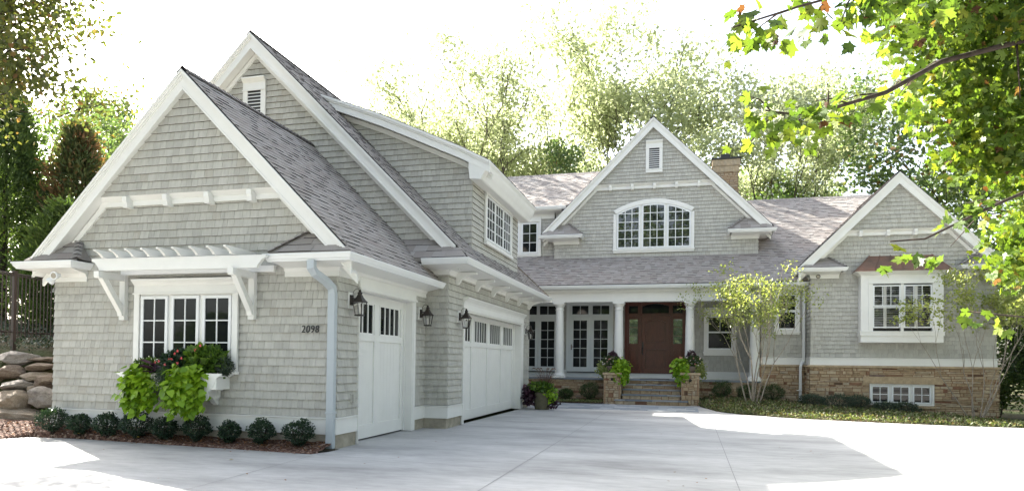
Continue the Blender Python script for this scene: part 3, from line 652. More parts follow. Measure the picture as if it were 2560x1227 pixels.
# main roof
PT = .75; mv = Vector((0, 1, PT)).normalized(); mn = Vector((0, -PT, 1)).normalized(); cz = math.hypot(1, PT)
fr = Fr((0, 26.80, 4.69), (1, 0, 0), mv, mn); Lm = 5.9*cz
ro = roof(fr, [(-9.6, 0), (4.46, 0), (6.75, 2.05*cz), (8.6, Lm), (-9.6, Lm)], seed=81); ridge_cap(ro, (-9.6, 32.70, 9.13), (8.6, 32.70, 9.13))
roof(Fr((0, 38.6, 4.69), (-1, 0, 0), (0, -1, PT), (0, PT, 1)), rect(-8.6, 9.6, 0, Lm), seed=82)
# main gable
XCM, ZAM, YM = -1.35, 11.78, 28.59
siding([[(-5.51, 5.8), (2.80, 5.8), (2.80, 7.0), (XCM+ZAM-8.95-.33, 8.95), (XCM-ZAM+8.95+.33, 8.95), (-5.51, 7.0)]], FY(YM), seed=91)
siding([[(XCM-ZAM+9.08+.3, 9.08), (XCM+ZAM-9.08-.3, 9.08), (XCM, ZAM-.3)]], FY(YM), name='gable_siding', seed=92, lift=.15)
siding([rect(YM, 33, 5.8, 7.2)], FX(2.80), seed=93); siding([rect(YM, 29.3, 5.8, 8.2)], FXm(-5.51), seed=94)
cb = collar(XCM-ZAM+8.90+.33, XCM+ZAM-8.90-.33, 8.88, 9.08, YM, 5); blocks(cb, (-3.113, -2.2, -1.296, -.4, .491), 8.93, YM-.32, YM)
rakes(XCM, ZAM, -5.98, 3.28, YM, .30, hv=.40)
zeM = 7.07; xeM = XCM+ZAM-zeM; LM = (ZAM-zeM)*math.sqrt(2)
ro = roof(slope_right(xeM, zeM, YM-.33), rect(0, 9, 0, LM), seed=95); ridge_cap(ro, (XCM, YM-.33, ZAM+.01), (XCM, 37.5, ZAM+.01))
roof(slope_left(2*XCM-xeM, zeM, YM-.33), rect(0, 9, 0, LM), seed=96)
gutter([(-6.05, 31), (-6.05, YM-.47), (-4.34, YM-.47), (-4.34, YM-.01)], 6.96); gutter([(1.72, YM-.01), (1.72, YM-.47), (3.34, YM-.47), (3.34, 32)], 6.95)
cornice([(-5.51, 29), (-5.51, YM), (-4.43, YM)], 6.63, 6.85, .44); cornice([(1.765, YM), (2.80, YM), (2.80, 32)], 6.63, 6.84, .44)
pent(-4.26, -4.90, -6.04, 7.53, 7.0, YM, YM-.44, seed=97); pent(1.64, 2.27, 3.34, 7.51, 6.99, YM, YM-.44, seed=98)
# upper left roof and its wall
siding([rect(-10, -5.51, 6.0, 8.2)], FY(28.85), seed=99)
sl_ = .68; v_ = Vector((0, 1, sl_)); fr = Fr((0, 28.38, 8.27), (1, 0, 0), v_, (0, -sl_, 1)); Lu = 3.4*math.hypot(1, sl_)
ro = roof(fr, [(-11, 0), (-4.95, 0), (-2.6, Lu), (-11, Lu)], seed=101); ridge_cap(ro, (-11, 31.78, 10.60), (-1.5, 31.78, 10.60))
roof(Fr((0, 35.18, 8.27), (-1, 0, 0), (0, -1, sl_), (0, sl_, 1)), rect(1.5, 11, 0, Lu), seed=102)
gutter([(-11, 28.44), (-5.0, 28.44)], 8.27); cornice([(-11, 28.85), (-5.2, 28.85)], 7.84, 8.14, .40, 'eave_cornice')
# chimney
mb = MB(); g_ = random.Random(4)
def stones(mb, fr, a, b, c, d, g, hs=(.05, .075, .1, .13), ws=(.12, .5), gap=.006, prot=(.006, .035), base=True):
    if base: mb.fbox(fr, a, b, c, d, -.05, 0, .22)
    z = c
    while z < d-.01:
        h = g.choice(hs); 
        if d-(z+h) < .045: h = d-z
        u = a
        while u < b-.001:
            w_ = g.uniform(*ws)*(1.25 if h < .09 else .8)
            if b-(u+w_) < .08: w_ = b-u
            r = g.random(); r = r if g.random() < .22 else .3+.66*g.random(); n = g.uniform(*prot); q = min(.010, h*.15)
            if h > .1 and g.random() < .35 and w_ > .15:
                parts = [(z, z+h*.48), (z+h*.48, z+h)]
            else: parts = [(z, z+h)]
            for e0, e1 in parts:
                P = fr.P; x0, x1, y0, y1 = u+gap, u+w_-gap, e0+gap*.8, e1-gap*.8; j = lambda: g.uniform(-.004, .004); k = .014
                mb.add([P(x0, y0, -.01), P(x1, y0, -.01), P(x1, y1, -.01), P(x0, y1, -.01), P(x0+k+j(), y0+q+j(), n+j()), P(x1-k+j(), y0+q+j(), n+j()), P(x1-k+j(), y1-q+j(), n+j()), P(x0+k+j(), y1-q+j(), n+j())],
                       [(4, 5, 6, 7), (0, 1, 5, 4), (1, 2, 6, 5), (2, 3, 7, 6), (3, 0, 4, 7)], r)
                r = .3+.6*g.random()
            u += w_
        z += h
for fr, a, b in ((FY(34.0), 1.30, 2.40), (FX(2.40), 34.0, 34.9), (FXm(1.30), 34.0, 34.9)): stones(mb, fr, a, b, 8.2, 10.86, g_, ws=(.14, .4))
ch = mb.build('chimney', MT['stone_veneer'], house)
mb = MB()
for lv, (z0, z1, o) in enumerate(((10.86, 11.16, .05), (11.16, 11.47, .09))):
    for fr, a, b in ((FY(34.0), 1.30-o, 2.40+o), (FX(2.40), 34.0-o, 34.9), (FXm(1.30), 34.0-o, 34.9)):
        u = a
        while u < b-.02: mb.fbox(fr, u+.004, min(b, u+.075)-.004, z0+.004, z1-.004, -.02, o+g_.uniform(0, .012), g_.uniform(.6, .92)); u += .075
mb.box(1.26, 2.44, 33.96, 34.9, 10.86, 11.46, .4); mb.build('brick_crown', MT['stone_veneer'], ch)
mb = MB(); mb.box(1.16, 2.54, 33.86, 35.0, 11.47, 11.55); mb.box(1.60, 2.05, 34.2, 34.65, 11.55, 11.80); mb.build('chimney_cap', MT['black_metal'], ch)
# ---- right wing
YW, XWL, XWR = 26.40, 4.415, 10.28; XCW, ZAW = 7.22, 8.40
siding([[(XWL, 1.85), (XWR, 1.85), (XWR, 5.1), (XCW+ZAW-6.25-.33, 6.28), (XCW-ZAW+6.25+.33, 6.28), (XWL, 5.1)]], FY(YW), seed=111)
siding([[(XCW-ZAW+6.42+.3, 6.42), (XCW+ZAW-6.42-.3, 6.42), (XCW, ZAW-.3)]], FY(YW), name='gable_siding', seed=112, lift=.15)
siding([rect(YW, 27.3, 1.85, 5.0)], FXm(XWL), seed=113); siding([rect(YW, 34, 1.85, 5.0)], FX(XWR), seed=114)
siding([rect(2.82, XWL, 1.85, 4.42)], FY(27.3), seed=115)
cb = collar(XCW-ZAW+6.24+.33, XCW+ZAW-6.24-.33, 6.22, 6.41, YW, 4); blocks(cb, (6.017, 6.903, 7.768, 8.646), 6.27, YW-.32, YW)
rakes(XCW, ZAW, 3.95, 10.45, YW, .30, hv=.40)
zeW = 5.13; xeW = XCW+ZAW-zeW; LW = (ZAW-zeW)*math.sqrt(2)
ro = roof(slope_right(xeW, zeW, YW-.33), rect(0, 7.5, 0, LW), seed=116); ridge_cap(ro, (XCW, YW-.33, ZAW+.01), (XCW, 33.4, ZAW+.01))
roof(slope_left(2*XCW-xeW, zeW, YW-.33), rect(0, 7.5, 0, LW), seed=117)
gutter([(XWL-.40, 27.6), (XWL-.40, YW-.42), (5.44, YW-.42), (5.44, YW-.01)], 5.05); gutter([(9.16, YW-.01), (9.16, YW-.42), (XWR+.40, YW-.42), (XWR+.40, 33)], 5.05)
cornice([(XWL, 27.3), (XWL, YW), (5.345, YW)], 4.71, 4.94, .38); cornice([(9.32, YW), (XWR, YW), (XWR, 33)], 4.71, 4.94, .38)
pent(5.50, 4.98, 3.98, 5.48, 5.08, YW, YW-.39, seed=118); pent(9.08, 9.67, 10.47, 5.49, 5.08, YW, YW-.39, seed=119)
BB = [(0, 0), (.035, 0), (.035, .245), (.06, .25), (.06, .275), (0, .285)]
mb = MB(); mb.sweep([(2.84, 27.3), (XWL, 27.3)], BB, z=1.585); mb.sweep([(XWL, 27.3), (XWL, YW), (XWR, YW), (XWR, 34)], BB, z=1.585); mb.build('water_table_board', WP, house)
mb = MB(); g_ = random.Random(12)
stones(mb, FY(YW-.06), XWL-.06, 6.34, -.5, 1.50, g_); stones(mb, FY(YW-.06), 8.39, XWR+.08, -.5, 1.50, g_); stones(mb, FY(YW-.06), 6.34, 8.39, -.5, .14, g_); stones(mb, FY(YW-.06), 6.34, 8.39, 1.20, 1.50, g_); stones(mb, FY(YW-.06), 6.10, 6.34, .96, 1.2, g_, base=False)
stones(mb, FXm(XWL-.06), YW-.06, 27.25, -.5, 1.50, g_); stones(mb, FX(XWR+.08), YW-.06, 34, -.5, 1.5, g_)
stones(mb, FY(27.24), 2.80, XWL-.06, -.2, 1.50, g_); stones(mb, FX(2.80), 27.2, 27.4, .9, 1.5, g_); stones(mb, FY(27.2), -9.0, 2.80, -.3, .885, g_)
mb.build('stone_base', MT['stone_veneer'], house)
mb = MB(); cap = [(0, 0), (.11, 0), (.125, .02), (.12, .075), (.10, .085), (0, .085)]
mb.sweep([(2.80, 27.3), (XWL, 27.3)], cap, z=1.50, r=.62); mb.sweep([(XWL, 27.3), (XWL, YW), (XWR, YW), (XWR, 34)], cap, z=1.50, r=.6); mb.fbox(FY(YW-.06), 6.12, 8.64, .955, 1.20, -.02, .05, .55); mb.fbox(FY(YW-.06), 6.3, 8.43, .12, .20, -.02, .08, .5); mb.build('stone_cap', MT['stone_veneer'], house)
f9 = FY(YW-.02); mb = MB(); mb.fbox(f9, 6.34, 8.40, .20, .955, -.03, .002); mb.fbox(f9, 6.35, 6.40, .21, .95, .002, .045); mb.fbox(f9, 8.33, 8.39, .21, .95, .002, .045); mb.fbox(f9, 6.40, 8.33, .90, .95, .002, .043); mb.fbox(f9, 6.40, 8.33, .21, .26, .002, .043)
wn = mb.build('basement_window', WP, house)
for a, b in ((6.447, 6.927), (7.11, 7.586), (7.766, 8.245)): sash(wn, f9, a, b, .325, .84, 2, 2, n0=.003, fw_=.045)
# bay window with copper roof
YB = 26.0; fb = FY(YB); mb = MB(); xl, xr = 5.98, 8.56
mb.box(xl, xl+.06, YB+.0, YW, 2.40, 4.75); mb.box(xr-.06, xr, YB, YW, 2.40, 4.75); mb.box(xl+.06, xr-.06, YB+.002, YW, 2.40, 2.75); mb.box(xl+.06, xr-.06, YB+.002, YW, 4.50, 4.75)
mb.fbox(fb, xl+.06, 6.36, 2.75, 4.50, -.05, -.002); mb.fbox(fb, 8.21, xr-.06, 2.75, 4.50, -.05, -.002)
mb.fbox(fb, 7.24, 7.33, 2.75, 4.5, -.04, .012)
mb.sweep([(xl, YW), (xl, YB), (xr, YB), (xr, YW)], [(0, 0), (.03, 0), (.03, .12), (.012, .125), (0, .125)], z=2.635); mb.sweep([(xl, YW), (xl, YB), (xr, YB), (xr, YW)], [(0, 0), (.045, 0), (.045, .035), (0, .04)], z=2.755)
mb.fbox(fb, 6.22, 6.36, 2.79, 4.46, 0, .02); mb.fbox(fb, 8.22, 8.38, 2.79, 4.46, 0, .02); mb.fbox(fb, 6.22, 8.38, 4.46, 4.64, 0, .022); mb.fbox(fb, 6.20, 8.40, 4.445, 4.47, .02, .04)
mb.sweep([(xl, YW), (xl, YB), (xr, YB), (xr, YW)], [(0, 0), (.02, 0), (.05, .03), (.12, .07), (.18, .10), (.2, .13), (0, .13)], z=4.75)
bay = mb.build('bay_window', WP, house)
for a, b in ((6.407, 7.19), (7.381, 8.162)):
    sash(bay, fb, a, b, 3.70, 4.355, 3, 2, n0=-.02, fw_=.045, glass='clear_glass'); sash(bay, fb, a, b, 2.95, 3.60, 1, 1, n0=-.045, fw_=.045, glass='clear_glass')
    m1 = MB(); z = 2.92
    while z < 4.36: m1.add([(a-.02, YB+.075, z), (b+.02, YB+.075, z), (b+.02, YB+.13, z+.020), (a-.02, YB+.13, z+.020)], [(0, 1, 2, 3)]); z += .062
    c = (a+b)/2-.04; m1.box(c-.05, c+.05, YB+.06, YB+.07, 2.9, 4.36); m1.build('shutter_blind', WP, bay)
    m1 = MB(); m1.box(a-.05, b+.05, YB+.2, YB+.21, 2.8, 4.45); m1.build('dark_interior', MT['black_metal'], bay)
m1 = MB(); e = .21; A = [(xl-e, YB-e, 4.885), (xr+e, YB-e, 4.885), (xr+e, YW, 4.885), (xl-e, YW, 4.885)]; T0, T1 = (6.35, YW, 5.50), (8.31, YW, 5.50)
m1.add([A[0], A[1], A[2], A[3], T0, T1], [(0, 1, 5, 4), (1, 2, 5), (3, 0, 4), (0, 3, 2, 1)])
for t in (.0, .17, .34, .5, .67, .84, 1.0):
    p = Vector(A[0]).lerp(Vector(A[1]), .04+.92*t if 0 < t < 1 else t); q = Vector(T0).lerp(Vector(T1), t); 
    m1.tube([p+Vector((0, -.004, .012)), q+Vector((0, -.004, .012))], .014, 5)
m1.tube([Vector(A[0])+Vector((0, -.01, 0)), Vector(A[1])+Vector((0, -.01, 0))], .018, 6); m1.build('copper_roof', MT['copper'], bay)
# ---- downspouts
def spout(pts, w_=.075, d=.055, name='downspout', m_='white_metal'):
    mb = MB(); pts = [Vector(p) for p in pts]
    rings = []
    for i, p in enumerate(pts):
        dd = (pts[min(i+1, len(pts)-1)]-pts[max(0, i-1)]).normalized(); a = Vector((1, 0, 0)); b = dd.cross(a).normalized(); a = b.cross(dd).normalized()
        rings += [p-a*w_/2-b*d/2, p+a*w_/2-b*d/2, p+a*w_/2+b*d/2, p-a*w_/2+b*d/2]
    f = []
    for i in range(len(pts)-1):
        for t in range(4): f.append((i*4+t, i*4+(t+1) % 4, i*4+4+(t+1) % 4, i*4+4+t))
    f += [(3, 2, 1, 0), tuple(range(len(rings)-4, len(rings)))]; mb.add(rings, f)
    z = pts[0].z
    for q in (.62,): mb.box(pts[-1].x-w_/2-.012, pts[-1].x+w_/2+.012, pts[-1].y-d/2-.012, pts[-1].y+d/2+.012, q, q+.03)
    return mb.build(name, MT[m_], house)
spout([(-6.13, Y1-.46, 3.23), (-6.13, Y1-.46, 3.10), (-6.10, Y1-.40, 3.02), (-6.0, Y1-.20, 2.90), (-5.955, Y1-.08, 2.80), (-5.95, Y1-.065, 2.7), (-5.95, Y1-.065, .02)], .13, .10, m_='spout_grey')
spout([(4.30, 27.22, 4.50), (4.30, 27.22, 1.80), (4.28, 27.20, 1.70), (4.20, 27.10, 1.62), (4.17, 27.07, 1.5), (4.17, 27.07, .2)], .09, .07)
spout([(4.09, YW-.1, 4.93), (4.09, 27.0, 4.7)], .08, .06)
# ------------------------------------------------------------------ ground
def hill(x, y):
    """height of the ground: flat drive, bank rising behind the boulder wall on the left, slight fall at the right end"""
    t = min(1.0, max(0.0, (-12.4-x)/1.2)) * min(1.0, max(0.0, (y-10.75-.15*max(0, -13.5-x)*0)/1.75))
    h = 1.72*t*t*(3-2*t) if t < 1 else 1.72
    if t > 0: h += .09*t*min(14, max(0.0, (y-12.4)) + max(0, (-15.5-x))*.8)
    if y > 26 and x > -12: h += 0
    r = min(1.0, max(0.0, (x-4)/6.5)) * min(1.0, max(0.0, (y-20.6)/4.5)); h -= .42*r*r
    return h
def grid(name, xs, ys, zf, material, rnd=.5):
    V = [(x, y, zf(x, y)) for y in ys for x in xs]; n = len(xs)
    F = [(j*n+i, j*n+i+1, (j+1)*n+i+1, (j+1)*n+i) for j in range(len(ys)-1) for i in range(n-1)]
    return np_mesh(name, V, F, [rnd]*len(F), material, smooth=True)
xs = sorted(set([-400, -200, -100, -60, -40] + [-30+.7*i for i in range(62)] + [14, 20, 40, 80, 150, 400])); ys = sorted(set([-300, -120, -60, -30, -15, -5, 0, 4] + [8+.5*i for i in range(48)] + [34, 40, 50, 70, 110, 200, 600]))
g0 = grid('ground', xs, ys, lambda x, y: hill(x, y)-.06, MT['ground_litter']); tag(g0, kind='structure')
bed_r = [(.52, 25.9), (1.0, 23.5), (1.3, 22.85), (1.68, 22.34), (2.23, 21.9), (3.27, 21.24), (4.3, 20.9), (5.24, 20.65), (6.65, 20.45), (7.82, 20.35), (9.5, 20.4), (14, 20.6), (25, 21)]
mb = MB()
left = [(-16, 4.0), (-12.40, 9.75), (-12.22, 10.30), (-11.15, 10.38), (-8.27, 10.13), (-5.95, 9.93), (-5.83, 10.28), (-5.8, 10.62)]
outl = [(25, -40)] + bed_r[::-1] + [(.55, 26.2), (-6, 26.2), (-6, 23.2), (-5.3, 23.0), (-5.4, 15), (-6.3, 14.5), (-6.3, 10.8)] + left[::-1] + [(-16, -40)]
mb.poly([(x, y, 0) for x, y in outl]); tag(mb.build('driveway', MT['driveway_concrete']), kind='structure')
mb = MB()
def jl(a, b, w_=.0055):
    a = Vector(a); b = Vector(b); d = (b-a).normalized(); s_ = Vector((d.y, -d.x))*w_
    mb.poly([(*(a-s_), .004), (*(b-s_), .004), (*(b+s_), .004), (*(a+s_), .004)])
for a, b in (((-2.42, 22.6), (-2.39, 2)), ((.76, 22.5), (.62, 2)), ((-5.84, 9.83), (-5.45, 2)), ((-9.49, 10.2), (-9.1, 2)), ((-5.84, 9.95), (-2.40, 9.43)), ((-2.40, 9.43), (.63, 9.25)), ((.63, 9.25), (6, 8.9)), ((-5.3, 15.1), (.72, 15.1)) if False else ((4.2, 20.9), (3.9, 3))): jl(a, b)
tag(mb.build('control_joints', MT['joint']), kind='structure')
mb = MB(); g_ = random.Random(9); y = 22.75                                 # bluestone apron in front of the steps
rows = [.46, .62, .46, .62, .46, .46]
for h in rows:
    x = -5.2
    while x < .45:
        w_ = g_.choice((.46, .62, .92)); x1 = min(x+w_, .45 + (y-22.75)*-.0)
        lim = 1.05-.18*(y-22.75); x1 = min(x1, lim)
        if x1-x > .1 and not (y+h > 25.83 and -2.66 < x+.1 < .13): mb.box(x+.006, x1-.006, y+.006, min(y+h, 25.84)-.006, -.02, .007, g_.random())
        x += w_
    y += h
tag(mb.build('stone_apron', MT['paving_stone']), kind='structure')
def bedz(x, y): return .02+.10*max(0, min(1, (y-10.1)/.5))+.10*max(0, (-9-x))/3.0*max(0, min(1, (y-10.2)/.4))
xs = [-16+.25*i for i in range(42)]; ys = [9.85+.08*i for i in range(13)]
V = []; F = []
def edge(x):
    for (a, b), (c, d) in zip(left, left[1:]):
        if x <= c: return b+(d-b)*(x-a)/(c-a)
    return 10.6
nx = 90; ny = 10
for j in range(ny+1):
    for i in range(nx+1):
        x = -16+(10.1)*i/nx; e = max(7.0, edge(x))-.03; yb_ = 10.63 if x > -12.1 else 11.3; y = e+(yb_-e)*j/ny
        V.append((x, y, -.012 if j == 0 else bedz(x, y)+.012*math.sin(x*13+y*31)*math.sin(x*29)))
F = [(j*(nx+1)+i, j*(nx+1)+i+1, (j+1)*(nx+1)+i+1, (j+1)*(nx+1)+i) for j in range(ny) for i in range(nx)]
tag(np_mesh('mulch_bed', V, F, [.5]*len(F), MT['mulch'], smooth=True), kind='structure')
def gz(x, y):                                                              # planted bed on the right
    t = min(1, max(0, (y-lo_y(x))/3.6)); return .01+t*(.30-.052*max(0, x-.5)-.02*max(0, x-8))
nx = 80; ny = 16; V = []
br = [(.5, 26.0)]+bed_r
def lo_y(x):
    for (a, b), (c, d) in zip(bed_r, bed_r[1:]):
        if x <= c: return b+(d-b)*(x-a)/(c-a)
    return 21
for j in range(ny+1):
    for i in range(nx+1):
        x = .53+14*i/nx; a = lo_y(x); b = 27.24; V.append((x, a+(b-a)*j/ny, gz(x, a+(b-a)*j/ny)))
F = [(j*(nx+1)+i, j*(nx+1)+i+1, (j+1)*(nx+1)+i+1, (j+1)*(nx+1)+i) for j in range(ny) for i in range(nx)]
tag(np_mesh('planting_bed', V, F, [.5]*len(F), MT['ground_litter'], smooth=True), kind='structure')
mb = MB(); mb.add([(-5.3, 25.85, .02), (-3.06, 25.85, .02), (-3.06, 27.25, .12), (-5.3, 27.25, .12)], [(0, 1, 2, 3)]); tag(mb.build('porch_bed', MT['mulch']), kind='structure')
# ------------------------------------------------------------------ steps, piers, lanterns and other fittings
st = thing('front_steps', 'bluestone and sandstone front steps rising between two stone piers to the porch', 'steps', (-1.25, 26.5, 0))
g_ = random.Random(21)
for i, (y, z, a, b) in enumerate(((25.85, .185, -2.62, .12), (26.22, .375, -2.37, -.14), (26.55, .565, -2.37, -.14), (26.88, .75, -2.37, -.14))):
    mb = MB(); stones(mb, FY(y+.05), a+.03, b-.03, (0 if i == 0 else z-.19), z-.05, g_, hs=(z-.05 if i == 0 else .14,), ws=(.3, .6), prot=(.004, .016)); mb.box(a+.06, b-.06, y+.07, 27.12, 0, z-.052, .4); mb.build('riser', MT['stone_veneer'], st)
    mb = MB(); u = a
    while u < b-.01:
        w_ = g_.uniform(.35, .7); w_ = b-u if b-(u+w_) < .2 else w_; mb.box(u+.002, u+w_-.002, y, y+.45, z-.05, z, g_.random()); u += w_
    mb.build('tread', MT['step_stone'], st)
def pier(x0, x1, y0, y1, h, label):
    t = thing('stone_pier', label, 'pier', ((x0+x1)/2, (y0+y1)/2, 0), 'stone piers beside the front steps'); mb = MB(); g_ = random.Random(int(x0*10))
    for fr, a, b in ((FY(y0+.03), x0, x1), (FX(x1-.03), y0, y1), (FXm(x0+.03), y0, y1)): stones(mb, fr, a, b, -.05, h-.09, g_, hs=(.075, .1, .13, .17), ws=(.14, .34), prot=(.022, .034))
    mb.build('shaft', MT['stone_veneer'], t)
    mb = MB(); mb.box(x0-.035, x1+.035, y0-.035, y1+.03, h-.088, h-.005, .62); mb.build('cap_stone', MT['stone_veneer'], t)
    mb = MB(); c = ((x0+x1)/2, y0-.01, .95); v = []
    mb.lathe((0, 0, 0), [(.01, -.055), (.045, -.035), (.058, 0), (.045, .035), (.01, .055)], 14)
    mb.V = [(c[0]+x, c[1]+z*.9, c[2]+y) for x, y, z in mb.V]; mb.build('path_light', MT['dark_bronze'], t, smooth=True)
pier(-3.05, -2.39, 26.1, 26.85, 1.205, 'left sandstone pier with a reddish block, in front of the french door')
pier(-.14, .52, 26.1, 26.85, 1.24, 'right sandstone pier beside the steps, nearer the porch window')
mb = MB(); mb.box(-1.75, -.62, 27.35, 28.2, .942, .957); tag(mb.build('door_mat', MT['black_metal']), 'dark flat door mat lying on the porch before the red door', 'door mat')
def lantern(x, y, z, label):
    t = thing('wall_lantern', label, 'lantern', (x, y, z), 'bronze lanterns on the garage walls'); X = x
    mb = MB(); mb.box(X+.018, X+.045, y-.09, y+.09, z-.16, z+.15); mb.build('mounting_block', MT['white_paint'], t)
    mb = MB(); mb.box(X+.045, X+.075, y-.055, y+.055, z-.10, z+.10); mb.tube([(X+.07, y, z+.03), (X+.16, y, z+.035), (X+.22, y, z+.04)], .011)
    mb.tube([(X+.08, y, z+.08), (X+.09, y, z+.16), (X+.14, y, z+.215), (X+.20, y, z+.215), (X+.235, y, z+.17), (X+.23, y, z+.12)], .006); mb.build('arm', MT['dark_bronze'], t)
    c = (X+.235, y, z-.31)
    mb = MB(); mb.lathe(c, [(.16, .265), (.165, .275), (.115, .32), (.075, .365), (.055, .405), (.055, .41)], 4, rot=math.pi/4); mb.lathe(c, [(.038, .40), (.042, .44), (.052, .445), (.045, .46), (.028, .47), (.024, .50), (.008, .52)], 12)
    for i in range(4):
        a = math.pi/4+i*math.pi/2; mb.tube([(c[0]+.088*math.cos(a), c[1]+.088*math.sin(a), c[2]+.02), (c[0]+.138*math.cos(a), c[1]+.138*math.sin(a), c[2]+.27)], .009, 5)
    mb.lathe(c, [(.105, 0), (.108, .012), (.10, .03)], 4, rot=math.pi/4); mb.build('lantern_frame', MT['dark_bronze'], t)
    mb = MB(); mb.lathe(c, [(.084, .03), (.132, .265)], 4, rot=math.pi/4); mb.build('lantern_glass', MT['clear_glass'], t)
    mb = MB(); mb.lathe(c, [(.022, .03), (.022, .17), (.012, .2)], 8); mb.build('candle', MT['white_paint'], t); t.scale = (.92, .92, .92)
lantern(XR1, 11.03, 2.63, 'largest bronze lantern, beside the downspout at the single garage door')
lantern(XR1, 14.33, 2.63, 'bronze lantern on the narrow wall in the inner corner between the garage doors')
lantern(X2, 15.40, 2.63, 'bronze lantern on the corner left of the wide garage door')
lantern(X2, 22.36, 2.62, 'smallest bronze lantern, at the far end of the wide garage door')
def flood(x, y, z, d, label, m='white_metal'):
    t = thing('flood_light', label, 'flood light', (x, y, z), 'flood lights under the eaves'); d = Vector(d).normalized()
    mb = MB(); mb.tube([Vector((x, y, z)), Vector((x, y, z))+d*.05, Vector((x, y, z))+d*.12, Vector((x, y, z))+d*.15], [.03, .045, .075, .078], 16); mb.build('lamp_housing', MT[m], t)
    p = Vector((x, y, z))+d*.152; mb = MB(); mb.tube([p, p+d*.004], [.055, .055], 16); mb.build('lamp_lens', MT['foundation_concrete'], t)
flood(-11.58, Y1-.33, 3.10, (.05, -1, -.15), 'round white flood light facing forward under the left garage eave')
flood(-11.72, Y1-.30, 3.08, (-.75, -.3, -.75), 'white flood light tilted sideways at the left garage corner')
flood(10.14, YW-.25, 4.74, (-.3, -1, -.25), 'white flood light facing forward under the right wing eave')
flood(10.32, YW-.22, 4.74, (.8, -.4, -.6), 'white flood light turned outward under the right wing eave')
flood(4.63, YW-.22, 4.80, (-.3, -1, -.4), 'small black camera lamp under the left eave of the right wing', 'black_metal')
# house number, made from text turned into a mesh
fc = bpy.data.curves.new('digits', 'FONT'); fc.body = '2098'; fc.size = .185; fc.extrude = .008; fc.offset = -.0005; fc.shear = .12; fc.space_character = 1.12
to = bpy.data.objects.new('digits', fc); COL.objects.link(to)
bpy.context.view_layer.update()
me = bpy.data.meshes.new_from_object(to.evaluated_get(bpy.context.evaluated_depsgraph_get())); bpy.data.objects.remove(to); me.name = 'house_number'
me.transform(Matrix.Rotation(math.pi/2, 4, 'X')); me.materials.clear(); me.materials.append(MT['black_metal'])
o = bpy.data.objects.new('house_number', me); COL.objects.link(o); xsz = max(v.co.x for v in me.vertices); o.location = (-6.57, Y1-.038, 2.027); o.scale = (.352/xsz, 1, 1)
tag(o, 'black house number 2098 on the grey shingles beside the downspout', 'house number')
mb = MB(); mb.fbox(FX(XR1), 11.10, 11.24, .78, .95, .012, .03); mb.fbox(FX(XR1), 11.13, 11.21, .79, .93, .03, .075); tag(mb.build('outlet_box', MT['shingle_siding']), 'small grey outlet cover low on the wall by the single garage door', 'outlet')
# pergola over the garage window
pg = thing('pergola', 'white wooden pergola shelf with scrolled rafters above the garage window', 'pergola', (-8.9, 10.2, 3.0)); gp = 10.05
def ogee(L0, L1, z0, z1, sgn):                                           # scrolled end, from the tip inwards
    h = z1-z0; return [(L0, z1), (L0, z1-h*.2), (L0+sgn*.02, z1-h*.24), (L0+sgn*.07, z1-h*.34), (L0+sgn*.12, z1-h*.6), (L0+sgn*.155, z1-h*.8), (L0+sgn*.17, z0+h*.0), (L0+sgn*.2, z0)]
mb = MB(); a = ogee(-10.55, 0, 3.125, 3.345, 1); b = ogee(-6.92, 0, 3.105, 3.325, -1); mb.prism(FY(gp), [a[0]]+a[1:]+b[1:][::-1]+[b[0]], -.04, .04); mb.build('beam', WP, pg)
mb = MB(); mb.fbox(FY(Y1-.016), -10.4, -7.1, 3.11, 3.22, 0, .09); mb.build('ledger', WP, pg)
for x in (-10.235, -9.90, -9.568, -9.232, -8.897, -8.587, -8.232, -7.884, -7.542):
    mb = MB(); fr = Fr((x, 0, 0), (0, 1, 0), (0, 0, 1), (1, 0, 0)); e = ogee(9.76, 0, 3.345, 3.47, 1)
    mb.prism(fr, [(p, q) for p, q in e]+[(Y1-.03, 3.348), (Y1-.03, 3.47)], -.025, .025); mb.build('rafter', WP, pg)
for x in (-10.36, -7.55):
    fr = Fr((x, 0, 0), (0, 1, 0), (0, 0, 1), (1, 0, 0)); mb = MB(); yw_ = Y1-.018
    mb.prism(fr, [(yw_-.09, 2.26), (yw_, 2.26), (yw_, 3.108), (yw_-.09, 3.108)], -.06, .06); mb.prism(fr, [(9.93, 3.02), (9.95, 2.99), (10.0, 2.99), (yw_-.09, 2.99), (yw_-.09, 3.108), (9.93, 3.108)], -.055, .055)
    d0 = [(10.02, 2.99), (10.15, 2.99), (yw_-.09, 2.50), (yw_-.09, 2.35), (yw_-.13, 2.33), (yw_-.15, 2.40)]; mb.prism(fr, d0, -.05, .05); mb.build('bracket', WP, pg)
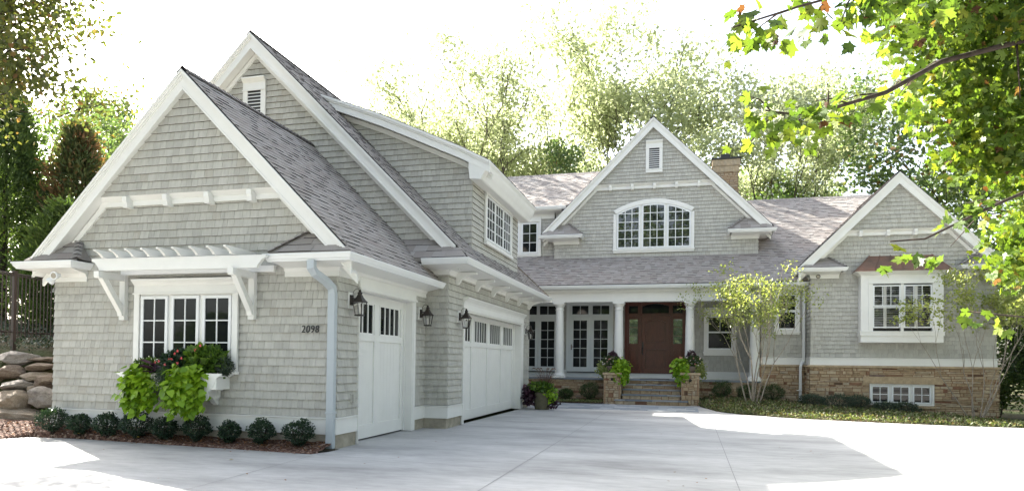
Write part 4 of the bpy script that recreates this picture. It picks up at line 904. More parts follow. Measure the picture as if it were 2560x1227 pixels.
# window box
wb = thing('window_box', 'white wooden flower box on scrolled brackets below the garage window', 'window box', (-8.97, 10.5, 1.0))
mb = MB(); mb.box(-10.0, -7.98, 10.27, 10.60, 1.225, 1.245); mb.box(-10.12, -7.83, 10.24, 10.604, 1.25, 1.285) if False else None
mb.box(-9.98, -8.02, 10.24, 10.27, 1.0, 1.27); mb.box(-9.98, -9.95, 10.27, 10.60, 1.0, 1.27); mb.box(-8.05, -8.02, 10.27, 10.60, 1.0, 1.27); mb.box(-9.95, -8.05, 10.27, 10.6, 1.0, 1.02); mb.build('box', WP, wb)
mb = MB(); mb.box(-9.94, -8.06, 10.275, 10.6, 1.02, 1.22); mb.build('soil', MT['soil'], wb)
for s_, xe in ((-1, -10.16), (1, -7.93)):                                   # scrolled end plates seen from the front
    for yy, k in ((10.252, 0), (10.56, .0)):
        mb = MB(); x0 = xe; q = lambda d: x0-s_*d
        pts = [(q(0), 1.285), (q(0), 1.245), (q(.04), 1.235), (q(.09), 1.20), (q(.12), 1.13), (q(.15), 1.06), (q(.19), 1.02), (q(.22), .97), (q(.26), .97), (q(.26), .86), (q(.30), .80), (q(.34), .80), (q(.34), 1.285)]
        mb.prism(FY(yy), pts if s_ > 0 else pts, -.02, .02); mb.build('end_scroll', WP, wb)
for x in (-9.72, -8.30):
    mb = MB(); fr = Fr((x, 0, 0), (0, 1, 0), (0, 0, 1), (1, 0, 0)); mb.prism(fr, [(10.27, .995), (10.32, .90), (10.45, .83), (10.53, .74), (10.605, .70), (10.605, .995)], -.05, .05); mb.build('bracket', WP, wb)
# fence on the bank
fn = thing('metal_fence', 'brown metal picket fence on the bank beside the garage', 'fence', (-15.6, 13.5, 1.9))
fx = lambda y: -15.53-.18*(y-12.6)
for i, y in enumerate((10.2, 12.6, 15.0, 17.4)):
    b = hill(fx(y), y); mb = MB(); mb.box(fx(y)-.04, fx(y)+.04, y-.04, y+.04, b-.2, 3.56); mb.box(fx(y)-.05, fx(y)+.05, y-.05, y+.05, 3.56, 3.585); mb.build('post', MT['fence_metal'], fn)
mb = MB()
for z in (3.47, 3.52, 2.12): mb.tube([(fx(10.2), 10.2, z), (fx(17.4), 17.4, z)], .018, 4)
mb.build('rail', MT['fence_metal'], fn)
mb = MB(); y = 10.3
while y < 17.4: mb.box(fx(y)-.009, fx(y)+.009, y-.009, y+.009, 2.02, 3.52); y += .115
mb.build('pickets', MT['fence_metal'], fn)
# ------------------------------------------------------------------ boulders of the retaining wall
def boulder(c, s, seed, m, label, rot=0.0):
    import bmesh
    bm = bmesh.new(); bmesh.ops.create_icosphere(bm, subdivisions=5, radius=1.0); r_ = random.Random(seed)
    ax = [(Vector((r_.gauss(0, 1), r_.gauss(0, 1), r_.gauss(0, 1))).normalized(), r_.uniform(.58, .93)) for _ in range(30)]
    ph = [Vector((r_.uniform(-3, 3), r_.uniform(-3, 3), r_.uniform(-3, 3))) for _ in range(4)]
    for v in bm.verts:
        p = v.co.copy()
        for a, d in ax:
            k = p.dot(a)
            if k > d: p -= a*(k-d)*.95
        p *= 1+.035*math.sin(p.dot(ph[0])*2)+.03*math.sin(p.dot(ph[1])*3.3)+.014*math.sin(p.dot(ph[2])*8+math.sin(p.dot(ph[1])*5)*2)+.010*math.sin(p.dot(ph[3])*17+math.sin(p.dot(ph[0])*9)*2); v.co = p
    me = bpy.data.meshes.new('boulder'); bm.to_mesh(me); bm.free(); me.polygons.foreach_set('use_smooth', [True]*len(me.polygons)); me.materials.append(MT[m])
    o = bpy.data.objects.new('boulder', me); COL.objects.link(o); o.location = c; o.scale = s; o.rotation_euler = (r_.uniform(-.08, .08), r_.uniform(-.08, .08), rot)
    return tag(o, label, 'boulder', 'boulders in the retaining wall')
BD = [((-13.35, 11.15, .26), (.98, .5, .24), 'tan', 'long low tan boulder at the foot of the retaining wall'),
 ((-13.85, 11.30, .61), (.56, .42, .28), 'tan', 'wide pale boulder above the long bottom boulder, at the picture edge'),
 ((-13.0, 11.32, .66), (.42, .40, .26), 'grey', 'speckled boulder touching the house corner above the bottom boulder'),
 ((-13.52, 11.50, .84), (.16, .2, .12), 'tan', 'small round tan stone wedged between two wide boulders'),
 ((-14.10, 11.58, .91), (.55, .40, .15), 'grey', 'flat sloping grey boulder in the middle of the retaining wall'),
 ((-14.95, 11.70, 1.05), (.26, .3, .17), 'tan', 'pale round stone at the picture edge, middle of the wall'),
 ((-13.88, 11.78, 1.10), (.37, .34, .15), 'tan', 'tan boulder with slanted top below the two flat cap stones'),
 ((-13.35, 11.62, 1.02), (.25, .32, .20), 'rust', 'reddish boulder against the garage corner, middle of the wall'),
 ((-14.55, 11.85, 1.17), (.38, .36, .19), 'rust', 'rounded pinkish boulder under the big grey top boulder'),
 ((-13.98, 12.0, 1.31), (.50, .36, .115), 'rust', 'lower of the two flat brown cap stones by the garage'),
 ((-14.1, 12.25, 1.47), (.48, .34, .095), 'rust', 'upper flat brown cap stone by the garage corner'),
 ((-14.85, 12.15, 1.50), (.55, .42, .22), 'grey', 'largest top boulder, smooth and grey, on the left of the wall'),
 ((-15.75, 12.1, 1.35), (.42, .4, .25), 'grey', 'grey boulder cut by the picture edge beside the top boulder'),
 ((-14.9, 11.4, .55), (.5, .4, .3), 'grey', 'dark boulder at the picture edge, low in the wall'),
 ((-15.4, 11.3, .3), (.8, .5, .28), 'tan', 'outermost low boulder at the picture edge')]
for i, (c, s, m, l) in enumerate(BD): boulder(c, s, 100+i, 'boulder_'+m, l, random.Random(i).uniform(-.25, .25))
# ------------------------------------------------------------------ plants
nr = np.random.default_rng(5)
OVAL = (np.array([(0, 0, 0), (.30, .32, .06), (.24, .72, .03), (0, 1, -.06), (-.24, .72, .03), (-.30, .32, .06)]), [(0, 1, 2, 3), (0, 3, 4, 5)])
NARROW = (np.array([(0, 0, 0), (.16, .35, .04), (.12, .7, .0), (0, 1, -.12), (-.12, .7, .0), (-.16, .35, .04)]), [(0, 1, 2, 3), (0, 3, 4, 5)])
HEART = (np.array([(0, 0, 0), (.42, .08, .07), (.40, .45, .04), (0, 1, -.10), (-.40, .45, .04), (-.42, .08, .07)]), [(0, 1, 2, 3), (0, 3, 4, 5)])
DIA = (np.array([(0, 0, 0), (.33, .5, .05), (0, 1, 0), (-.33, .5, .05)]), [(0, 1, 2, 3)])
_h = [(0, 0), (.12, .03), (.52, -.06), (.40, .16), (.70, .36), (.60, .44), (.76, .66), (.50, .62), (.36, .74), (.30, .60), (.22, .98), (.12, .94), (0, 1.22)]
_hv = [(x, y, .07*abs(x)-.10*y*y) for x, y in _h] + [(-x, y, .07*abs(x)-.10*y*y) for x, y in _h[1:-1]] + [(0, .42, -.02)]
MAPLE = (np.array(_hv), None)
def place(T, pos, dirs, nrm, size, name, mtl, parent, rnd):
    """leaves: base at pos, tip along dirs, blade normal nrm"""
    pos = np.asarray(pos, float); N = len(pos); d = np.asarray(dirs, float); d = d/np.maximum(1e-9, np.linalg.norm(d, axis=1, keepdims=True))
    n = np.asarray(nrm, float); n = n - (n*d).sum(1, keepdims=True)*d; n = n/np.maximum(1e-9, np.linalg.norm(n, axis=1, keepdims=True)); u = np.cross(d, n)
    tv = T[0]; size = np.broadcast_to(size, (N,))
    V = pos[:, None, :] + size[:, None, None]*(tv[None, :, 0:1]*u[:, None, :] + tv[None, :, 1:2]*d[:, None, :] + tv[None, :, 2:3]*n[:, None, :])
    K = len(tv)
    if T[1] is None:
        m = len(_h); rim = list(range(m)) + list(range(len(_hv)-2, m-1, -1)); c = len(_hv)-1
        fs = [(c, rim[i], rim[(i+1) % len(rim)]) for i in range(len(rim))]
    else: fs = T[1]
    F = (np.arange(N)[:, None, None]*K + np.array(fs)[None]).reshape(-1, len(fs[0]))
    return np_mesh(name, V.reshape(-1, 3), F, np.repeat(rnd, len(fs)), mtl, parent)
def rdir(n, r=nr):
    v = r.normal(size=(n, 3)); return v/np.linalg.norm(v, axis=1, keepdims=True)
def bush(name, c, rx, ry, rz_, n, size, mtl, label, cat, group=None, T=OVAL, seed=0, up_=.6, stems=7, spikes=10, stem_m='bark_dark', base=0.0):
    """clipped or loose shrub: stems plus leaves spread through an uneven volume"""
    r = np.random.default_rng(seed+17); t = thing(name, label, cat, (c[0], c[1], c[2]), group)
    k = rdir(60, r); amp = r.uniform(.78, 1.18, 60)                      # uneven outline
    d = rdir(n, r); rad = r.uniform(.35, 1, n)**.42
    near = np.argmax(d @ k.T, axis=1); rad = rad*amp[near]
    p = d*rad[:, None]*np.array([rx, ry, rz_]); p[:, 2] += rz_*(1.0+base)
    taper = np.clip(p[:, 2]/(rz_*.7), .55, 1); p[:, 0] *= taper; p[:, 1] *= taper
    keep = p[:, 2] > .02; p = p[keep]; d = d[keep]; m = len(p)
    dr = d*.8 + rdir(m, r)*.8 + np.array([0, 0, up_]); nn = d*.7+rdir(m, r)*.7+np.array([0, 0, .5]); sz = size*r.uniform(.65, 1.25, m); rn = r.random(m)*.85+.15*np.clip(p[:, 2]/(2*rz_), 0, 1)
    if spikes:
        q = []; 
        for i in range(spikes):
            a = r.uniform(0, 2*math.pi); e = r.uniform(.1, .8); h = rz_*(1.75+base) * r.uniform(.75, 1.0); bx, by = math.cos(a)*rx*e, math.sin(a)*ry*e
            L = r.uniform(.25, .5)*rz_
            for j in range(8): q.append((bx*(1+.1*j/8), by*(1+.1*j/8), h+L*j/8-.1*rz_))
        q = np.array(q); p = np.vstack([p, q]); dr = np.vstack([dr, rdir(len(q), r)+np.array([0, 0, .6])]); nn = np.vstack([nn, rdir(len(q), r)]); sz = np.append(sz, size*.8*np.ones(len(q))); rn = np.append(rn, r.random(len(q))*.3+.7)
    o = place(T, p+np.array(c), dr, nn, sz, 'foliage', MT[mtl], t, np.clip(rn, 0, 1))
    mb = MB()
    for i in range(stems):
        a = r.uniform(0, 6.28); e = r.uniform(.2, .7); mb.tube([(c[0]+.02*math.cos(a), c[1]+.02*math.sin(a), c[2]-.03), (c[0]+rx*e*.5*math.cos(a), c[1]+ry*e*.5*math.sin(a), c[2]+rz_*.7), (c[0]+rx*e*math.cos(a), c[1]+ry*e*math.sin(a), c[2]+rz_*1.5)], [.012, .009, .004], 5)
    mb.build('stems', MT[stem_m], t)
    return t
ORD = ['leftmost', 'second', 'third', 'fourth', 'fifth, middle', 'sixth', 'seventh', 'eighth', 'ninth and rightmost']
SHX = [-11.72, -11.08, -10.42, -9.79, -9.15, -8.47, -7.80, -7.15, -6.43]
for i, x in enumerate(SHX):
    s = [1.1, .86, .98, 1.06, .9, 1.04, .84, .97, 1.02][i]*.93
    bush('boxwood_shrub', (x, 10.32, bedz(x, 10.32)), .265*s*(1+.1*math.sin(i*5)), .25*s, .235*s, 2000, .034, 'leaf_boxwood', f'{ORD[i]} of nine dark round boxwoods in the mulch along the garage wall', 'shrub', 'boxwoods along the garage wall', seed=i, spikes=20)
for i, (x, y, rx, rz_, l) in enumerate(((-4.58, 26.55, .30, .22, 'small dark shrub behind the olive pot below the porch'), (-3.67, 26.60, .40, .36, 'rounded shrub left of the left stone pier below the porch'), (1.36, 26.55, .38, .33, 'green shrub under the porch window right of the right pier'), (2.22, 26.6, .34, .28, 'shrub just left of the pale multi stemmed tree'), (3.16, 26.6, .45, .34, 'bright green shrub between the pale tree and the corner downspout'))):
    bush('porch_shrub', (x, y, gz(x, y) if x > 0 else .08), rx, .34, rz_, 2600, .05, 'leaf_shrub', l, 'shrub', 'shrubs along the porch foundation', seed=30+i, spikes=14, T=NARROW)
for i, (x, y, rx, rz_, l) in enumerate(((4.30, 25.5, .42, .24, 'low bluish shrub at the downspout corner of the right wing'), (5.15, 25.3, .62, .26, 'wide low shrub under the plain stone left of the basement window'), (5.85, 25.6, .42, .27, 'low shrub touching the left edge of the basement window'), (6.65, 25.5, .42, .19, 'dark low shrub under the left pane of the basement window'), (7.25, 25.5, .48, .21, 'dark low shrub under the right panes of the basement window'))):
    bush('low_shrub', (x, y, gz(x, y)-.02), rx, .42, rz_, 2600, .055, 'leaf_juniper', l, 'shrub', 'low shrubs along the right wing', seed=40+i, spikes=16, T=NARROW)
# ground cover
r = np.random.default_rng(77); P = []
while len(P) < 19000:
    x = r.uniform(.54, 13); a = lo_y(x); y = a+.03+(27.1-a)*r.random()**1.25
    if y > 26.2 and x > 4.3: continue
    P.append((x+r.normal(0, .03), y, gz(x, y)+r.uniform(.0, .11)*min(1, (y-a)/.3+.3)))
P = np.array(P); o = place(OVAL, P, rdir(len(P), r)+np.array([0, 0, .5]), rdir(len(P), r)*.6+np.array([0, 0, 1.]), .075*r.uniform(.6, 1.3, len(P)), 'ground_cover', MT['leaf_cover'], None, r.random(len(P))); tag(o, kind='stuff')
o['label'] = 'low leafy ground cover filling the bed before the right wing'; o['category'] = 'ground cover'
P = np.array([(r.uniform(-5.0, -3.1), r.uniform(25.9, 27.0), r.uniform(.03, .10)) for _ in range(2500)]); o = place(OVAL, P, rdir(len(P), r)+np.array([0, 0, .3]), rdir(len(P), r)*.6+np.array([0, 0, 1.]), .06*r.uniform(.6, 1.3, len(P)), 'pebble_cover', MT['leaf_cover'], None, r.random(len(P))*.5+.5); tag(o, 'sparse leafy cover in the small bed left of the front steps', 'ground cover', kind='stuff')
P = []
while len(P) < 5200:
    x = r.uniform(-22, -12.3); y = r.uniform(11.0, 18)
    if y < 12.45 and r.random() < .75: continue
    if x > -14.3 and y < 14 and r.random() < .8: continue
    P.append((x, y, hill(x, y)-.05+r.uniform(0, .28 if y > 12.4 else .1)))
P = np.array(P); o = place(OVAL, P, rdir(len(P), r)+np.array([0, 0, .5]), rdir(len(P), r)*.6+np.array([0, 0, 1.]), .075*r.uniform(.6, 1.3, len(P)), 'bank_cover', MT['leaf_juniper'], None, r.random(len(P))); tag(o, 'low creeping plants between the boulders and along the bank', 'ground cover', kind='stuff')
P = np.array([(x, y, bedz(x, y)+.015) for x, y in zip(r.uniform(-15, -6.0, 900), r.uniform(10.15, 10.6, 900))]); P = P[P[:, 1] > np.array([edge(x) for x in P[:, 0]])+.02]
o = place(NARROW, P, rdir(len(P), r)*np.array([1, 1, .15]), rdir(len(P), r)*.4+np.array([0, 0, 1.]), .06*r.uniform(.5, 1.4, len(P)), 'bark_chips', MT['leaf_dry'], None, r.random(len(P))*.25); tag(o, 'loose bark chips scattered over the mulch along the garage', 'bark chips', kind='stuff')
for i, (x, y, c, l) in enumerate(((-11.05, 10.28, .9, 'yellow fallen leaf at the left end of the mulch edge'), (-9.62, 10.18, .95, 'curled yellow leaf on the mulch edge in front of the fourth boxwood'), (-10.6, 9.55, .7, 'tan fallen leaf lying on the left concrete slab'), (-6.75, 8.95, .85, 'pale yellow leaf on the concrete in front of the garage corner'), (5.0, 17.1, .4, 'curled brown leaf alone on the sunlit concrete at the right'), (3.6, 14.6, .1, 'dark small leaf at the edge of the roof shadow'))):
    o = place(MAPLE, np.array([(x, y, .012+(.10 if i < 2 else 0))]), np.array([(1., .3*i, .1)]), np.array([(0, .3, 1.)]), .055, 'fallen_leaf', MT['leaf_dry'], None, np.array([c])); tag(o, l, 'leaf', 'fallen leaves')

P = np.vstack([np.stack([r.uniform(-12, 4, 110), r.uniform(6.5, 20, 110), np.full(110, .008)], 1), np.array([(x, lo_y(x)-abs(r.normal(0, .25)), .008) for x in r.uniform(1.0, 10, 120)]), np.array([(x, edge(x)-abs(r.normal(0, .12)), .008) for x in r.uniform(-12, -6, 60)])])
P = P[~((P[:, 0] < -5.2) & (P[:, 1] > 10.3))]
o = place(OVAL, P, rdir(len(P), r)*np.array([1, 1, .1]), np.tile([0, .1, 1.], (len(P), 1))+rdir(len(P), r)*.2, .035*r.uniform(.5, 1.5, len(P)), 'leaf_litter', MT['leaf_dry'], None, r.random(len(P))*.5); tag(o, 'tiny bits of dry leaf strewn over the concrete drive', 'leaf litter', kind='stuff')
# ---- trailing and flowering plants
def trail(name, c, w_, dep, h, n, size, mtl, label, group=None, T=HEART, seed=0, bulge=.16, narrow=.75):
    """strands of drooping leaves hanging in front of a box: top centre c, falling to c.z - h"""
    r = np.random.default_rng(seed+300); t = thing(name, label, 'plant', c, group); ns = max(8, n//26); P = []; D = []; Nn = []; R_ = []; mb = MB()
    for i in range(ns):
        a = r.uniform(-1, 1); L = h*r.uniform(.5, 1.0)*(1-.28*abs(a)**2); out = bulge*r.uniform(.55, 1.35)*(1-.35*a*a); sp = a*w_*r.uniform(.85, 1.12)
        def pt(q): return np.array([c[0]+a*w_*.55+(sp-a*w_*.55)*min(1, q*2.2)*(1-(1-narrow)*q), c[1]+.06-out*math.sin(min(1, q*1.6+.12)*math.pi*.62)-.03*q, c[2]+.09*math.sin(min(1, q*3.2)*math.pi)*(1-abs(a)*.5)-L*max(0, q-.08)**1.15])
        mb.tube([pt(q) for q in (0, .15, .35, .6, .85, 1)], [.006, .006, .005, .004, .003, .002], 4)
        k = max(3, int(n/ns)); q = np.sort(r.random(k)**.85)
        for x in q:
            p = pt(x)+r.normal(0, .05, 3)*(.4+1.2*r.random()); s_ = r.choice((-1, 1))
            P.append(p); D.append((s_*r.uniform(.2, 1.0)+a*.3, -.6+r.normal(0, .35), -.25-.75*x+r.normal(0, .3))); Nn.append((r.normal(0, .45)+a*.3, -.7+r.normal(0, .3), .85+r.normal(0, .3))); R_.append(np.clip(r.random()*.75+.2*(1-x), 0, 1))
    place(T, np.array(P), np.array(D), np.array(Nn), size*r.uniform(.55, 1.3, len(P)), 'foliage', MT[mtl], t, np.array(R_)); mb.build('vines', MT['leaf_green'], t); return t
def blooms(t, pts, size, lo, hi, seed=0, name='flowers'):
    r = np.random.default_rng(seed); P = []; D = []; Nn = []; R = []
    for x, y, z in pts:
        c = r.uniform(lo, hi)
        for k in range(7):
            a = k*6.283/7+r.random(); d = (math.cos(a), -.25+.2*r.random(), math.sin(a)); P.append((x, y, z)); D.append(d); Nn.append((0, -1, .3)); R.append(np.clip(c+r.normal(0, .03), 0, 1))
    place(OVAL, np.array(P), np.array(D), np.array(Nn), size, name, MT['petal'], t, np.array(R))
trail('lime_vine', (-9.64, 10.26, 1.22), .31, .2, .80, 700, .125, 'leaf_lime', 'lime green leafy vine spilling from the left half of the window box', 'lime vines in the window box', T=HEART, seed=1)
trail('lime_vine', (-8.60, 10.24, 1.28), .42, .2, .84, 900, .13, 'leaf_lime', 'larger lime green vine cascading from the middle of the window box', 'lime vines in the window box', seed=2)
t = bush('white_flower_plant', (-9.62, 10.42, 1.22), .36, .14, .15, 900, .06, 'leaf_green', 'leafy green plant with tiny white flowers at the left end of the window box', 'plant', seed=61, stems=5, spikes=8, stem_m='leaf_green'); r = np.random.default_rng(3)
blooms(t, [(r.uniform(-9.95, -9.3), r.uniform(10.28, 10.36), r.uniform(1.42, 1.58)) for _ in range(26)], .012, .92, 1, 3)
t = bush('begonia', (-8.98, 10.42, 1.22), .34, .14, .24, 900, .07, 'leaf_boxwood', 'dark leaved plant with red blooms in the middle of the window box', 'plant', seed=62, stems=5, spikes=4, stem_m='leaf_green')
blooms(t, [(-9.35, 10.27, 1.47), (-9.27, 10.27, 1.49), (-9.05, 10.27, 1.52), (-9.0, 10.27, 1.53), (-8.92, 10.26, 1.63), (-8.87, 10.27, 1.68), (-8.86, 10.26, 1.46), (-9.12, 10.25, 1.43), (-8.50, 10.27, 1.70), (-8.40, 10.28, 1.78), (-8.78, 10.26, 1.55)], .029, .0, .32, 4)
bush('broad_leaf_plant', (-8.42, 10.42, 1.24), .40, .16, .25, 620, .12, 'leaf_green', 'tall broad leaved green plant at the right end of the window box', 'plant', seed=63, stems=6, spikes=3, T=HEART, stem_m='leaf_green')
bush('feathery_herb', (-8.02, 10.44, 1.22), .16, .13, .17, 900, .05, 'leaf_juniper', 'feathery dark herb at the far right of the window box', 'plant', seed=64, stems=4, spikes=5, T=NARROW, stem_m='leaf_green')
trail('dark_fern', (-9.13, 10.24, 1.32), .13, .1, .42, 900, .035, 'leaf_juniper', 'dark feathery plant hanging between the two lime vines', seed=7, T=NARROW, bulge=.12)
t = thing('purple_plant', 'purple leaved plant with long pointed leaves left of the red blooms', 'plant', (-9.36, 10.30, 1.30)); r = np.random.default_rng(12)
A = r.uniform(0, 6.28, 13); P = np.stack([np.full(13, -9.36)+r.normal(0, .02, 13), np.full(13, 10.24), np.linspace(1.28, 1.44, 13)], 1)
place(NARROW, P, np.stack([np.cos(A), -np.abs(np.sin(A))*.8-.2, r.uniform(-.3, .55, 13)], 1), np.tile([0, -.5, 1.], (13, 1)), .26, 'foliage', MT['leaf_purple'], t, r.random(13)); mb = MB(); mb.tube([(-9.36, 10.3, 1.2), (-9.36, 10.24, 1.46)], .008, 5); mb.build('stem', MT['leaf_purple'], t)
def planter(cx, cy, z, label, sx, seed):
    t = thing('bowl_planter', label, 'planter', (cx, cy, z), 'bowls on the stone piers'); mb = MB()
    mb.lathe((cx, cy, z), [(.13, 0), (.16, .015), (.235, .10), (.275, .20), (.285, .235), (.265, .24), (.25, .20), (.05, .19)], 32); mb.build('bowl', MT['terracotta_bowl'], t, smooth=True); mb = MB(); mb.lathe((cx, cy, z), [(.25, .19), (.25, .21), (.01, .215)], 20); mb.build('soil', MT['soil'], t)
    sd = 'left' if sx > 0 else 'right'; r = np.random.default_rng(seed)
    trail('lime_vine', (cx+sx*.34, cy-.16, z+.42), .30, .2, 1.02 if sx > 0 else .95, 520, .135, 'leaf_lime', f'lime green vine hanging from the {sd} bowl towards the steps', 'lime vines on the piers', seed=seed, bulge=.16, narrow=.62)
    trail('pale_vine', (cx-sx*.36, cy-.12, z+.30), .16, .15, .62, 420, .07, 'leaf_serviceberry', f'pale variegated trailing plant on the outer side of the {sd} bowl', 'pale trailing plants on the piers', seed=seed+1, bulge=.1)
    b = bush('rose_plant', (cx-sx*.02, cy-.05, z+.17), .40, .28, .22, 1300, .065, 'leaf_shrub', f'dark leaved plant with pale pink blooms in the {sd} bowl', 'plant', 'flowering plants in the bowls', seed=seed+2, stems=6, spikes=10, stem_m='leaf_green')
    blooms(b, [(cx+r.uniform(-.38, .36), cy-.30+r.uniform(0, .08), z+r.uniform(.26, .58)) for _ in range(22)], .032, .40, 1.0, seed)
    bush('purple_basil', (cx+.02, cy+.05, z+.40), .17, .14, .20, 420, .06, 'leaf_purple', f'purple tufted plant standing tallest in the {sd} bowl', 'plant', 'purple plants in the bowls', seed=seed+3, stems=4, spikes=7, stem_m='leaf_purple')
planter(-2.76, 26.45, 1.205, 'dark clay bowl on the left stone pier, full of flowers', 1, 210)
planter(.19, 26.45, 1.24, 'dark clay bowl on the right stone pier, full of flowers', -1, 230)
pt = thing('potted_planter', 'large olive brown tapered pot standing by the end of the garage', 'pot', (-4.60, 22.0, 0)); mb = MB(); c = (-4.60, 22.0, .005)
mb.lathe(c, [(.235, 0), (.24, .01), (.31, .47), (.315, .475), (.325, .56), (.30, .565), (.29, .5), (.02, .49)], 32); mb.build('pot', MT['olive_pot'], pt, smooth=False); mb = MB(); mb.lathe(c, [(.29, .50), (.29, .515), (.01, .52)], 20); mb.build('soil', MT['soil'], pt)
bush('coleus', (-4.62, 21.95, .50), .40, .34, .18, 520, .11, 'leaf_green', 'mixed green leafy plant filling the olive pot', 'plant', seed=81, T=HEART, stems=5, spikes=0, stem_m='leaf_green')
trail('dark_vine', (-5.0, 21.86, .66), .18, .2, .58, 300, .12, 'leaf_purple', 'blackish purple vine hanging down the left side of the olive pot', seed=82, bulge=.14)
trail('trailing_lime', (-4.22, 21.80, .62), .13, .2, .36, 70, .11, 'leaf_lime', 'few lime leaves hanging on the right rim of the olive pot', seed=83, bulge=.1)
trail('dark_trailer', (-4.22, 21.88, .52), .14, .2, .5, 200, .08, 'leaf_purple', 'dark trailing plant low on the right side of the olive pot', seed=84, bulge=.08)
t = thing('fountain_grass', 'purple fountain grass with arching plumes rising from the olive pot', 'grass plant', (-4.5, 22.05, .5)); r = np.random.default_rng(9); mb = MB()
for i in range(120):
    a = r.uniform(0, 6.28); L = r.uniform(.5, .95); b = r.uniform(.15, .55); pts = [(-4.5+.05*math.cos(a), 22.05+.05*math.sin(a), .5)] + [(-4.5+b*L*q**1.4*math.cos(a)*1.1, 22.05+b*L*q**1.4*math.sin(a)*.8, .5+L*(q-.38*q*q*b*1.6)) for q in (.3, .6, .85, 1.)]
    mb.tube(pts, [.006, .006, .005, .004, .002], 3, r.random())
mb.build('blades', MT['grass_plume'], t); mb = MB()
for i in range(9):
    a = r.uniform(-.5, 3.6); b = r.uniform(.3, .6); pts = [(-4.5+b*q**1.5*math.cos(a), 22.05+b*q**1.5*math.sin(a)*.5, .6+1.15*q-.42*q**4) for q in (.0, .3, .6, .8, .9, 1.)]
    mb.tube(pts, [.003, .003, .003, .016, .02, .005], 5, r.random())
mb.build('plumes', MT['grass_plume'], t)
# ------------------------------------------------------------------ trees
def branchy(mb, rng_, p, d, L, rad, lvl, tips, spread=.55, up_=.15, kids=(2, 3), ratio=.72, wig=.16, seg=4, sides=6, minr=.006):
    pts = [p.copy()]; rr = [rad]; q = p.copy(); dd = d.copy()
    for i in range(seg):
        dd = (dd + Vector((rng_.gauss(0, wig), rng_.gauss(0, wig), rng_.gauss(0, wig)+up_*.4))).normalized(); q = q + dd*(L/seg); pts.append(q.copy()); rr.append(max(minr, rad*(1-.42*(i+1)/seg)))
    mb.tube(pts, rr, sides if lvl > 1 else 4, cap=False)
    if lvl <= 1:
        for s_ in (2, 3, 4): tips.append((pts[min(s_, len(pts)-1)].copy(), dd.copy()))
    if lvl == 0: return
    n = rng_.randint(*kids)
    for k in range(n):
        a = rng_.uniform(0, 6.283); ax = dd.cross(Vector((math.cos(a), math.sin(a), .3))).normalized(); sp = spread*rng_.uniform(.65, 1.3)
        nd = (dd*math.cos(sp) + ax*math.sin(sp) + Vector((0, 0, up_))).normalized(); st_ = pts[-1] if k < 2 else pts[-2]
        branchy(mb, rng_, st_, nd, L*ratio*rng_.uniform(.8, 1.15), rr[-1]*(.80 if k < 2 else .6), lvl-1, tips, spread, up_, kids, ratio, wig, max(2, seg-1), sides, minr)
def tree(name, loc, height, lvl, label, group, leafm, barkm, nleaf, size, seed, T=DIA, spread=.5, up_=.15, kids=(2, 3), ratio=.72, trunk=.3, rad=None, clump=.5, lean=(0, 0), rnd=(0, 1), droop=0, cat='tree', stems=1, wig=.13, minr=.012):
    rg = random.Random(seed); r = np.random.default_rng(seed); t = thing(name, label, cat, loc, group); mb = MB(); tips = []; rad = rad or height*.017
    for s_ in range(stems):
        a = rg.uniform(0, 6.28); k = 0 if stems == 1 else .42
        d = Vector((lean[0]+k*math.cos(a), lean[1]+k*math.sin(a), 1)).normalized(); p0 = Vector(loc)+Vector((.12*math.cos(a)*(stems > 1), .12*math.sin(a)*(stems > 1), -.15))
        L0 = height*trunk; branchy(mb, rg, p0, d, L0, rad, lvl, tips, spread, up_, kids, ratio, wig=wig, minr=minr)
    P = np.array([list(a) for a, _ in tips]); lo = np.array(loc, float); f = height/(np.percentile(P[:, 2], 98)+clump*.8-lo[2]); P = lo+(P-lo)*f
    mb.V = [tuple(lo+(np.array(v)-lo)*f) for v in mb.V]; mb.build('trunk', MT[barkm], t, smooth=True)
    wt = r.random(len(P))**1.6; wt /= wt.sum(); idx = r.choice(len(P), nleaf, p=wt); off = r.normal(0, 1, (nleaf, 3))*np.array([1, 1, .62])*clump
    cl = r.normal(0, .45, (len(P), 3))*clump; cnt = P[idx]+cl[idx]+off*.62
    tone = r.uniform(-.22, .22, len(P))[idx]
    d = rdir(nleaf, r)+np.array([0, 0, -droop]); n_ = rdir(nleaf, r)+np.array([0, 0, .6])
    rv = np.clip(rnd[0]+(rnd[1]-rnd[0])*(r.random(nleaf)*.8+.1+tone), 0, 1)
    place(T, cnt, d, n_, size*r.uniform(.6, 1.3, nleaf), 'crown', MT[leafm], t, rv); return t
# pale multi stemmed trees in the beds
tree('serviceberry_tree', (2.35, 25.2, .14), 4.7, 3, 'pale yellow green multi stemmed small tree in front of the porch end column', None, 'leaf_serviceberry', 'bark_pale', 6000, .080, 4, OVAL, .46, .26, (2, 3), .74, .32, .026, .26, stems=8, wig=.10, minr=.005, droop=.5)
tree('serviceberry_tree', (9.25, 25.2, -.12), 5.0, 3, 'sparse multi stemmed small tree before the stone corner of the right wing', None, 'leaf_serviceberry', 'bark_pale', 4300, .10, 11, OVAL, .40, .25, (2, 2), .72, .40, .024, .24, stems=8, wig=.10, minr=.005, droop=.4, rnd=(.25, 1))
